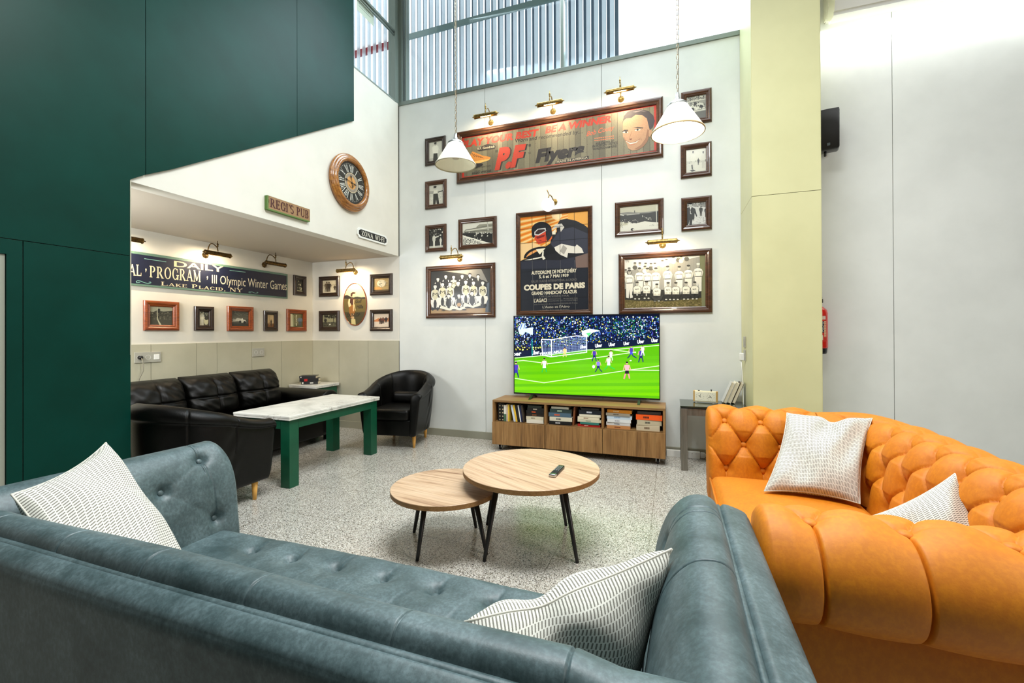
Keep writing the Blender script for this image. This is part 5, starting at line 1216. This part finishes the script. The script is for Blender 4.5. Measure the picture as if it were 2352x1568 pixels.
hand(radians(278),.118,.07,.005); hand(radians(345),.085,.055,.006); mb.lathe([(0,.054),(.008,.052),(.008,.041)], 12, 0, axis='y'); mb.make('clock_hands', M['black'], ck, False)
# two name signs on the clock wall
ps = thing('pub_sign', 'weathered wooden pub name sign with dark red lettering on green board', 'sign', (XA,3.035,2.364), pi/2)
MB().box(-.235,.235,-.03,0,-.06,.06,.002).make('board', flat('green_sign_edge', S(92,128,58), .6), ps)
a = Art(-.235,.235,-.06,.06,-.0305); a.norm(); a.fill(S(92,120,56)); a.rect(.03,.09,1,1,S(150,116,78)); r2 = random.Random(9)
for i in range(30): y = a.y; u = r2.random()*.95+.03; a.rect(u,r2.random()*.5+.1,u+.012,r2.random()*.3+.7,S(*r2.choice([(128,96,62),(166,132,92),(140,104,66)]))); a.y = y
a.y -= a.step
rd = S(72,26,18); a.text("REGI'S",(.06,.24),(.60,.24),.62,rd,serif=True); a.text('PUB',(.66,.24),(.97,.24),.62,rd,serif=True); a.text("REGI'S",(.066,.22),(.606,.22),.62,rd,serif=True); a.text('PUB',(.664,.22),(.974,.22),.62,rd,serif=True)
a.make('lettering', M['sign'], ps)
ws = thing('wifi_sign', 'small black and white metal plate lettered for the wifi zone', 'sign', (XA,4.235,2.365), pi/2)
def pill(hw, hh, st): return [(-hw,-hh+st),(-hw+.02,-hh+st*.5),(-hw+.03,-hh),(hw-.03,-hh),(hw-.02,-hh+st*.5),(hw,-hh+st),(hw,hh-st),(hw-.02,hh-st*.5),(hw-.03,hh),(-hw+.03,hh),(-hw+.02,hh-st*.5),(-hw,hh-st)]
MB().prism(pill(.272,.056,.03), lambda p,q,h: (p,-h,q), .014).make('plate', M['white'], ws)
a = Art(-.272,.272,-.056,.056,-.0145); L = pill(.25,.038,.018); a.raw(L, tessellate_polygon([[Vector((x,z,0)) for x,z in L]]), S(24,24,22)); a.norm()
a.text('ZONA',(.12,.27),(.50,.27),.46,S(236,232,216),serif=True); a.text('WI-FI',(.56,.27),(.89,.27),.46,S(236,232,216),serif=True); a.make('lettering', M['sign'], ws)
# ------------------------------------------------------------------ what the television shows
a = Art(VX0+.008-tv.location.x, VX1-.008-tv.location.x, VZ0+.016-TZ1, VZ1-.008-TZ1, 4.6215-4.62, lambda x, y: (lambda p: (p.x-tv.location.x, p.z-TZ1))(pix(x, y, 1, 4.6215)), 2e-5)
a.src(1170,710,6.533); gT, gB = S(74,150,8), S(104,180,2)
a.fill(S(8,14,34)); r2 = rp = random.Random(21)
cc = [S(20,40,90),S(110,150,200),S(190,206,226),S(30,66,150),S(60,96,150),S(12,18,40),S(30,60,60),S(60,60,150),S(24,34,70),S(20,30,60),S(210,200,80),S(26,110,70),S(14,20,46),S(10,14,30)]
crowd(a,70,110,2250,560,120,22,cc,.86,.55,.62); crowd(a,75,105,2250,430,80,14,[S(196,216,240),S(30,56,140),S(16,24,60),S(10,16,40)],.4,.4,.6); crowd(a,1560,150,2050,400,18,12,[S(20,120,60),S(12,60,40)],.55,.5,.3); crowd(a,80,560,480,620,12,2,[S(222,214,60),S(40,40,50),S(190,200,120)],.6)
a.poly([(130,300),(180,210),(245,210),(240,290),(355,270),(350,390),(240,340),(200,390),(150,370)],S(176,206,226)); a.line([(165,300),(190,220)],14,S(60,90,150)); a.line([(215,290),(238,220)],12,S(60,90,150))
a.poly([(1085,330),(1200,290),(1360,320),(1250,350),(1180,410),(1090,390)],S(206,230,226)); a.poly([(1150,360),(1230,345),(1190,410)],S(80,200,110))
nv = S(14,22,46); a.poly([(70,640),(500,595),(500,690),(70,725)],nv); a.poly([(1165,510),(1680,475),(2250,425),(2250,510),(1680,570),(1165,605)],nv); a.poly([(490,590),(1170,520),(1170,620),(640,690),(490,690)],S(34,44,84))
a.grad(60,720,2270,1380,gT,gB); a.poly([(70,725),(500,690),(1165,605),(1680,570),(2250,510),(2250,760),(70,760)],gT)
wt = S(236,244,250)
for t_, x0, y0, x1, y1, h in (('Uber',-10,705,180,690,62),('Uber',335,682,450,670,60),('Uber',1060,592,1160,580,52),('Uber',1286,574,1392,562,54),('Uber',1490,556,1588,546,54),('Uber',1712,540,1800,530,52),('Uber',1920,514,2022,504,54),('Uber',2130,494,2230,486,54)): a.text(t_,(x0,y0),(x1,y1),h,wt,.03)
a.text('TURKISH AIRLINES',(450,688),(860,634),34,wt,.03)
for i in range(7): a.poly([(70,760+i*90),(2250,700+i*100),(2250,750+i*100),(70,800+i*90)],S(86,164,6) if i % 2 else S(78,156,8))
ln = S(190,236,170)
for p in ([(80,732),(500,694),(1165,612)],[(1170,610),(1550,602)],[(80,780),(210,768),(590,815),(1380,715),(1900,640)],[(80,1035),(520,1102),(1740,920),(2250,848)],[(1800,912),(2250,916)],[(1550,608),(2250,540)],[(1560,610),(1800,640),(1900,650)]): a.line(p,11,ln)
nt = S(150,170,206)
for i in range(24): x = 640+i*22; a.line([(x,455-(i*2)),(x,690-i*2.6)],2.5,nt)
for i in range(9): a.line([(640,470+i*24),(1160,420+i*25)],2.5,nt)
for i in range(8): x = 490+i*18; a.line([(x,450),(x+4,705)],2.5,nt)
for p in ([(480,450),(632,455),(632,712)],[(632,455),(1000,400),(1160,410),(1160,650)],[(480,450),(500,690),(632,714)],[(632,712),(1160,645)]): a.line(p,11,S(236,240,250))
a.line([(340,440),(342,700)],12,S(30,150,150))
def foot(cx, y0, h, sh, st, so, skin=S(190,150,120), lean=0):
    u = h*.13
    a.line([(cx-u*.2,y0-h*.45),(cx-u*.9,y0-h*.2),(cx-u*(1.3+lean),y0)],u*.55,so); a.line([(cx+u*.2,y0-h*.45),(cx+u*.9,y0-h*.2),(cx+u*(1.1+lean*2),y0-h*.02)],u*.55,so)
    a.poly([(cx-u*.9,y0-h*.3),(cx+u*.9,y0-h*.3),(cx+u*.75,y0-h*.5),(cx-u*.75,y0-h*.5)],st); a.poly([(cx-u*.75,y0-h*.48),(cx+u*.75,y0-h*.48),(cx+u*1.1,y0-h*.8),(cx-u*1.1,y0-h*.8)],sh)
    for d in (-1,1): a.line([(cx+d*u,y0-h*.78),(cx+d*u*1.6,y0-h*.5)],u*.4,skin)
    a.ell(cx,y0-h*.9,u*.55,h*.075,skin,8); a.ell(cx,y0-h*.94,u*.55,h*.05,S(30,26,26),8)
vi, gw, nb = S(64,44,150), S(206,236,214), S(30,30,90)
foot(100,1030,250,vi,S(40,40,140),nb); foot(525,945,215,gw,S(206,230,206),S(40,160,60)); foot(832,715,150,S(236,176,110),S(236,176,110),S(226,170,110)); foot(1275,780,190,vi,nb,nb); foot(1335,940,190,S(110,100,190),nb,nb,lean=.6); foot(1490,905,210,gw,S(214,240,214),S(40,170,60),lean=1.2); foot(1525,770,160,gw,S(214,240,214),S(200,236,206)); foot(1830,735,195,vi,S(60,60,190),nb,lean=1); foot(1975,795,215,vi,nb,nb); foot(2000,700,160,gw,gw,gw); foot(1765,1045,265,S(246,150,160),S(24,24,34),S(240,120,140))
a.ell(1265,860,20,24,S(250,250,250)); a.ell(1820,770,16,8,S(210,240,190)); a.make('screen', M['screen'], tv)
# ------------------------------------------------------------------ brass picture lights
BULB = emit('warm_bulb', (1,.72,.38,1), 22); BULB_OFF = flat('unlit_bulb', S(206,200,186), .3)
def picture_light(label, plane, a0, z0, mat, shift=0, on=True, power=3.0, group='brass picture lights'):
    """rosette at a0,z0 on the wall; tube stands .19 off the wall, shifted sideways"""
    loc, rz = place(plane, a0, z0); t = thing('picture_light', label, 'picture light', loc, rz, group)
    MB().lathe([(0,.001),(.034,.001),(.036,.006),(.028,.012),(.02,.022),(.012,.03),(0,.032)], 8, 0, axis='y', smooth=False).make('wall_rosette', mat, t)
    P = [(0,-.025,0)]+[(shift*k, -.03-.16*k+.03*sin(pi*k), .012+.105*sin(pi*k*.86)) for k in (.1,.25,.4,.55,.7,.85,.97)]+[(shift,-.19,.028)]
    MB().tube(P, .0055, 8).make('arm', mat, t)
    MB().lathe([(0,.05),(.004,.05),(.0035,.03),(.008,.022),(.010,.012),(.006,.002),(.009,-.006),(.004,-.014),(0,-.014)], 12, 0, (shift,-.185,.085)).make('finial', mat, t)
    mb = MB(); L = .128; r = .024
    for rr, f in ((r,1),(r-.002,-1)):
        G_ = [[(shift+x, -.19+rr*cos(q), rr*sin(q)) for q in [radians(-50+280*k/18) for k in range(19)]] for x in (-L,L)]; mb.grid(G_)
    for s_ in (-1,1):
        mb.lathe([(r-.0005,0),(r+.002,.002),(r+.002,.008),(.012,.012),(.008,.02),(.004,.024),(.0055,.03),(0,.036)] if s_ > 0 else [(r-.0005,-0),(r+.002,-.002),(r+.002,-.008),(.012,-.012),(.008,-.02),(.004,-.024),(.0055,-.03),(0,-.036)], 16, 0, (shift+s_*L,-.19,0), axis='x')
    mb.make('tube_shade', mat, t)
    MB().tube([(shift-.06,-.19,-.004),(shift+.06,-.19,-.004)], .011, 10).make('bulb', BULB if on else BULB_OFF, t)
    if on: area('picture_light_glow', (shift,-.185,-.03), (shift,-.06,-.22), .2, .025, power, (1,.80,.54), t)
BR, BZ = M['brass'], M['bronze']
for i, (x, lab) in enumerate(((-1.973,'brass picture light over the left end of the painted board'),(-1.224,'brass picture light over the middle of the painted board'),(-.486,'brass picture light over the right end of the painted board'))): picture_light(lab,'B',x,3.712,BR,.01)
picture_light('brass picture light over the basketball team photo','B',-2.384,2.135,BR,-.02); picture_light('brass picture light over the baseball team photo','B',-.077,2.14,BR,0)
for y, on, lab in ((2.45,True,'dark brass picture light cut off by the green wall over the blue sign'),(3.285,True,'dark brass picture light over the middle of the blue sign'),(4.003,False,'unlit dark brass picture light over the right end of the blue sign')): picture_light(lab,'L',y,2.085,BZ,-.0,on,3.6)
picture_light('brass picture light over the oval plaque in the alcove','B',-3.913,2.055,BR,.0,True,4.2)
gl = thing('globe_light', 'small globe wall light on a brass arm above the driver poster', 'wall light', (-1.216,W,2.70))
MB().lathe([(0,.001),(.036,.001),(.038,.006),(.028,.014),(.015,.03),(0,.032)], 8, 0, axis='y', smooth=False).make('wall_rosette', BR, gl)
MB().tube([(0,-.03,0),(-.006,-.07,.035),(-.014,-.11,.05),(-.022,-.14,.035),(-.026,-.155,0)], .006, 8).tube([(-.02,-.135,.04),(-.03,-.17,.075),(-.036,-.165,.09)], .005, 8).make('arm', BR, gl)
MB().ball((-.029,-.16,-.07), .07, n=28).make('globe', emit('white_glass_globe', (1,.95,.86,1), 1.5), gl)
# ------------------------------------------------------------------ pendant lamps
def pendant(label, x, y, z, R, on):
    t = thing('pendant_lamp', label, 'pendant lamp', (x,y,z), 0, 'conical pendant lamps')
    h = R*1.07; rt = R*.36
    sh = N('pendant_shade_lit' if on else 'pendant_shade'); tr = sh.n('ShaderNodeBsdfTranslucent'); tr.inputs[0].default_value = S(250,244,226); sh.set(Base_Color=S(240,237,226), Roughness=.6)
    ms = sh.n('ShaderNodeMixShader'); ms.inputs[0].default_value = .4; sh.l(sh.b.outputs[0], ms.inputs[1]); sh.l(tr.outputs[0], ms.inputs[2]); sh.l(ms.outputs[0], sh.out.inputs[0])
    MB().lathe([(R,0),(R*.985,.006),(rt,h),(rt-.004,h),(R*.975,.007),(R*.99,0)], 56).make('lamp_shade', sh.m, t)
    MB().lathe([(R+.001,-.003),(R+.002,0),(R+.001,.005),(R-.004,.005),(R-.004,-.003)], 56).make('rim_trim', flat('shade_trim', S(186,160,110) if on else S(206,200,180), .5), t)
    MB().lathe([(rt+.004,h-.006),(rt+.005,h+.004),(rt*.7,h+.02),(.018,h+.028),(.012,h+.05),(.010,h+.075),(0,h+.075)], 24).make('cap', M['alu'], t)
    MB().lathe([(0,h*.28),(.022,h*.30),(.034,h*.42),(.03,h*.56),(.016,h*.68),(.014,h*.95),(0,h*.95)], 20).make('bulb', emit('pendant_bulb', (1,.93,.8,1), 60) if on else BULB_OFF, t)
    mb = MB(); zz = h+.07; n = 0; top = TOP-z
    while zz < 3.35-0 and zz < top:
        c = zz+.016; ax = n % 2
        mb.tube([((.0055*cos(q) if ax else 0), (0 if ax else .0055*cos(q)), c+.017*sin(q)) for q in [2*pi*k/8 for k in range(9)]], .0017, 4, cap=False); zz += .029; n += 1
    mb.tube([(.006,.006,h+.07),(.007,.004,zz*.5),(0,0,top)], .0018, 5); mb.make('chain', flat('chain_metal', S(150,136,110), .35, .7), t)
    if on:
        l = bpy.data.lights.new('pendant_glow', 'POINT'); l.energy = 6; l.color = (1,.93,.8); l.shadow_soft_size = .035; o = bpy.data.objects.new('pendant_glow', l); COL.objects.link(o); o.location = (0,0,h*.2); o.parent = t
pendant('unlit white conical pendant lamp on a chain, left of the two', -1.493, 2.922, 2.49, .15, False)
pendant('lit white conical pendant lamp on a chain, right of the two', .043, 2.775, 2.425, .15, True)
# ------------------------------------------------------------------ sockets, cables, speaker, extinguisher, upper unit
def socket(t, mb_, x, z, s_=.022):
    MB().lathe([(s_,.0105),(s_*.92,.0115),(s_*.86,.004),(0,.004)], 24, 0, (x,0,z), axis='y').make('socket_insert', M['white'], t)
    MB().lathe([(.0035,.005),(0,.005)], 8, 0, (x-.009,0,z), axis='y').lathe([(.0035,.005),(0,.005)], 8, 0, (x+.009,0,z), axis='y').make('socket_hole', M['black'], t)
s3 = thing('wall_socket', 'triple silver wall socket plate with a plugged in cable', 'wall socket', (XB+.012,2.73,1.034), pi/2)
PLS = flat('silver_plastic', S(164,162,150), .35)
MB().box(-.112,.112,-.01,0,-.05,.05,.003).make('plate', PLS, s3); socket(s3,0,-.072,0); socket(s3,0,0,0); MB().box(.048,.096,-.0125,-.009,-.024,.024,.002).make('switch_rocker', M['white'], s3)
MB().lathe([(.0,.012),(.018,.012),(.018,.034),(.012,.042),(0,.042)], 18, 0, (-.072,0,0), axis='y').make('plug', M['black'], s3)
MB().tube([(-.072,-.04,-.004),(-.068,-.055,-.05),(-.07,-.06,-.12),(-.10,-.055,-.19),(-.115,-.05,-.30),(-.115,-.048,-.42)], .0045, 8).make('cable', flat('grey_cable', S(120,116,100), .5), s3)
s2 = thing('wall_socket', 'double silver wall socket plate without plug in the alcove wainscot', 'wall socket', (XB+.012,3.909,1.03), pi/2)
MB().box(-.08,.08,-.01,0,-.05,.05,.003).make('plate', PLS, s2); socket(s2,0,-.037,0); socket(s2,0,.037,0)
for lab, y, z, plug in (('upper silver plate on the side of the yellow column',4.535,1.156,False),('lower socket on the yellow column with white plug and cable',4.535,1.035,True)):
    s1 = thing('wall_socket', lab, 'wall socket', (CX0,y,z), -pi/2)
    MB().box(-.04,.04,-.011,0,-.05,.05,.003).make('plate', PLS, s1)
    if plug:
        socket(s1,0,0,0); MB().box(-.014,.014,-.05,-.011,-.05,.02,.006).make('plug', M['white'], s1); MB().tube([(0,-.035,-.05),(.003,-.03,-.12),(.006,-.022,-.25),(.01,-.02,-.4),(.01,-.018,-.62)], .0045, 8).make('cable', M['white'], s1)
    else: MB().box(-.015,.015,-.014,-.011,-.03,.03,.002).make('switch_rocker', PLS, s1)
tk = thing('cable_trunking', 'white cable trunking strip on the floor between stand and side table', 'cable trunking', (.13,4.71,0))
wpart('cover', MB().box(-.05,.262,4.70,4.74,0,.066,.003), M['white'], tk)
for x in (.19,.225): wpart('screw', MB().lathe([(0,.0011),(.003,.001),(.003,0)], 8, 0, (x,4.70,.05), axis='y'), M['black'], tk)
pl = thing('extension_plug', 'white plug and cable lying by the trunking under the side table', 'plug', (.30,4.70,0))
wpart('body', MB().box(.264,.31,4.70,4.74,.012,.062,.01).lathe([(.0,.31),(.016,.31),(.014,.325),(.006,.335),(0,.335)], 12, 0, (0,4.72,.037), axis='x'), M['white'], pl)
wpart('cable', MB().tube([(.33,4.72,.036),(.38,4.715,.022),(.46,4.69,.006),(.56,4.66,.005),(.62,4.6,.005)], .0045, 8), M['white'], pl)
sp = thing('loudspeaker', 'black wall loudspeaker half hidden behind the yellow column', 'loudspeaker', (1.27,4.60,3.01))
sp.rotation_euler = (radians(8),0,radians(-14))
MB().box(-.12,.12,-.08,.1,-.17,.17,.02,0,3).make('cabinet', M['black'], sp)
P = [[(x, -.082-.028*(1-(x/.115)**2), z) for x in frange(-.115,.115,.02)] for z in (-.163,.163)]; P = [[(x,-.075,-.163) for x,_,_ in P[0]]]+P+[[(x,-.075,.163) for x,_,_ in P[1]]]
MB().grid(P).make('grille', mottled('black_grille', S(20,20,20), S(34,33,32), 400, .8), sp)
MB().box(.03,.052,-.1125,-.104,-.142,-.12).make('badge', M['chrome'], sp); MB().tube([(.02,.0,-.17),(.02,.03,-.2)], .01, 8).box(-.03,.03,.09,.16,-.05,.05).make('bracket', M['black'], sp)
fe = thing('fire_extinguisher', 'red fire extinguisher hung on the wall behind the yellow column', 'fire extinguisher', (1.235,4.655,1.05))
MB().lathe([(.0,.05),(.078,.05),(.08,.06),(.08,.36),(.074,.39),(.05,.415),(.024,.43),(.02,.455),(0,.455)], 32).make('cylinder', flat('extinguisher_red', S(206,38,20), .25, coat=.5), fe)
MB().lathe([(0,0),(.066,0),(.072,.012),(.076,.056),(0,.056)], 32).make('foot_ring', M['black'], fe)
MB().box(-.02,.045,-.012,.012,.455,.49,.004).box(-.03,.04,-.006,.006,.497,.507,.002).make('valve_handle', M['blackm'], fe)
lab = Art(-2,2,0,.5,0); lab.norm()
def lrect(a0, a1, z0, z1, c):
    n = 6; L = [(a0+(a1-a0)*i/n, z) for z in (z0,z1) for i in range(n+1)]; lab.raw(L, [(i,i+1,i+n+2,i+n+1) for i in range(n)], c)
lrect(-.62,.75,.11,.345,S(206,44,24)); lrect(.05,.62,.305,.335,S(226,206,190)); lrect(.05,.42,.19,.29,S(24,28,50)); lrect(-.4,.3,.125,.165,S(226,220,206)); lrect(.42,.7,.15,.29,S(222,190,150))
vs, fs = text_mesh('POLVO', .02); w = max(v[0] for v in vs); lab.raw([(.33-.20*y/.73, .195+.09*x/w) for x, y in vs], fs, S(240,240,236))
for i in range(9): lrect(.45,.66,.155+i*.0148,.160+i*.0148,S(226,60,40))
lab.v = [((.0804+(-y)*2)*sin(x_), -(.0804+(-y)*2)*cos(x_), z_) for x_, y, z_ in lab.v]; lab.make('label', M['sign'], fe)
MB().box(-.02,.02,.07,.114,.3,.34).make('wall_hook', M['blackm'], fe)
cu = thing('linear_wall_fixture', 'white linear profile fixture mounted high at the top right wall', 'wall fixture', (2.6,W,4.045))
pf = [(0,.30),(-.24,.30),(-.26,.16),(-.255,.06),(-.275,.045),(-.25,-.03),(-.235,-.03),(-.235,-.058),(-.12,-.058),(-.12,-.03),(-.04,.02),(0,.02)]
MB().prism(pf, lambda p,q,h: (-1.26+h,p,q), 3.3).make('housing', M['white'], cu)
MB().prism([(0,.36),(-.3,.36),(-.06,.03),(0,.03)], lambda p,q,h: (-1.268+h,p,q), .008).make('end_cap', M['white'], cu)
area('linear_wall_glow', (0,-.085,-.04), (0,-.045,-1.0), 3.1, .06, 18, (.97,1,1), cu)

pn = thing('paper_notice', 'small pale paper notice stuck to the left high window pane', 'notice', (XA-.055,4.26,4.99), pi/2)
pa, pb = pix(820,4,0,XA-.055), pix(858,41,0,XA-.055); hw, hh = abs(pb.y-pa.y)/2, .10
pn.location = (XA-.055,(pa.y+pb.y)/2,(pix(820,22,0,XA-.055).z+pix(858,22,0,XA-.055).z)/2)
MB().box(-hw,hw,-.0012,0,-hh,hh).make('sheet', translucent('notice_paper', S(214,222,204), .5), pn)
a = Art(-hw,hw,-hh,hh,-.0014); a.norm(); a.rect(0,0,1,1,S(206,216,196))
for i in range(5): a.line([(.1,.85-.13*i),(.8-.1*(i%2),.85-.13*i)],.03,S(110,124,116))
a.make('printing', M['sign'], pn)
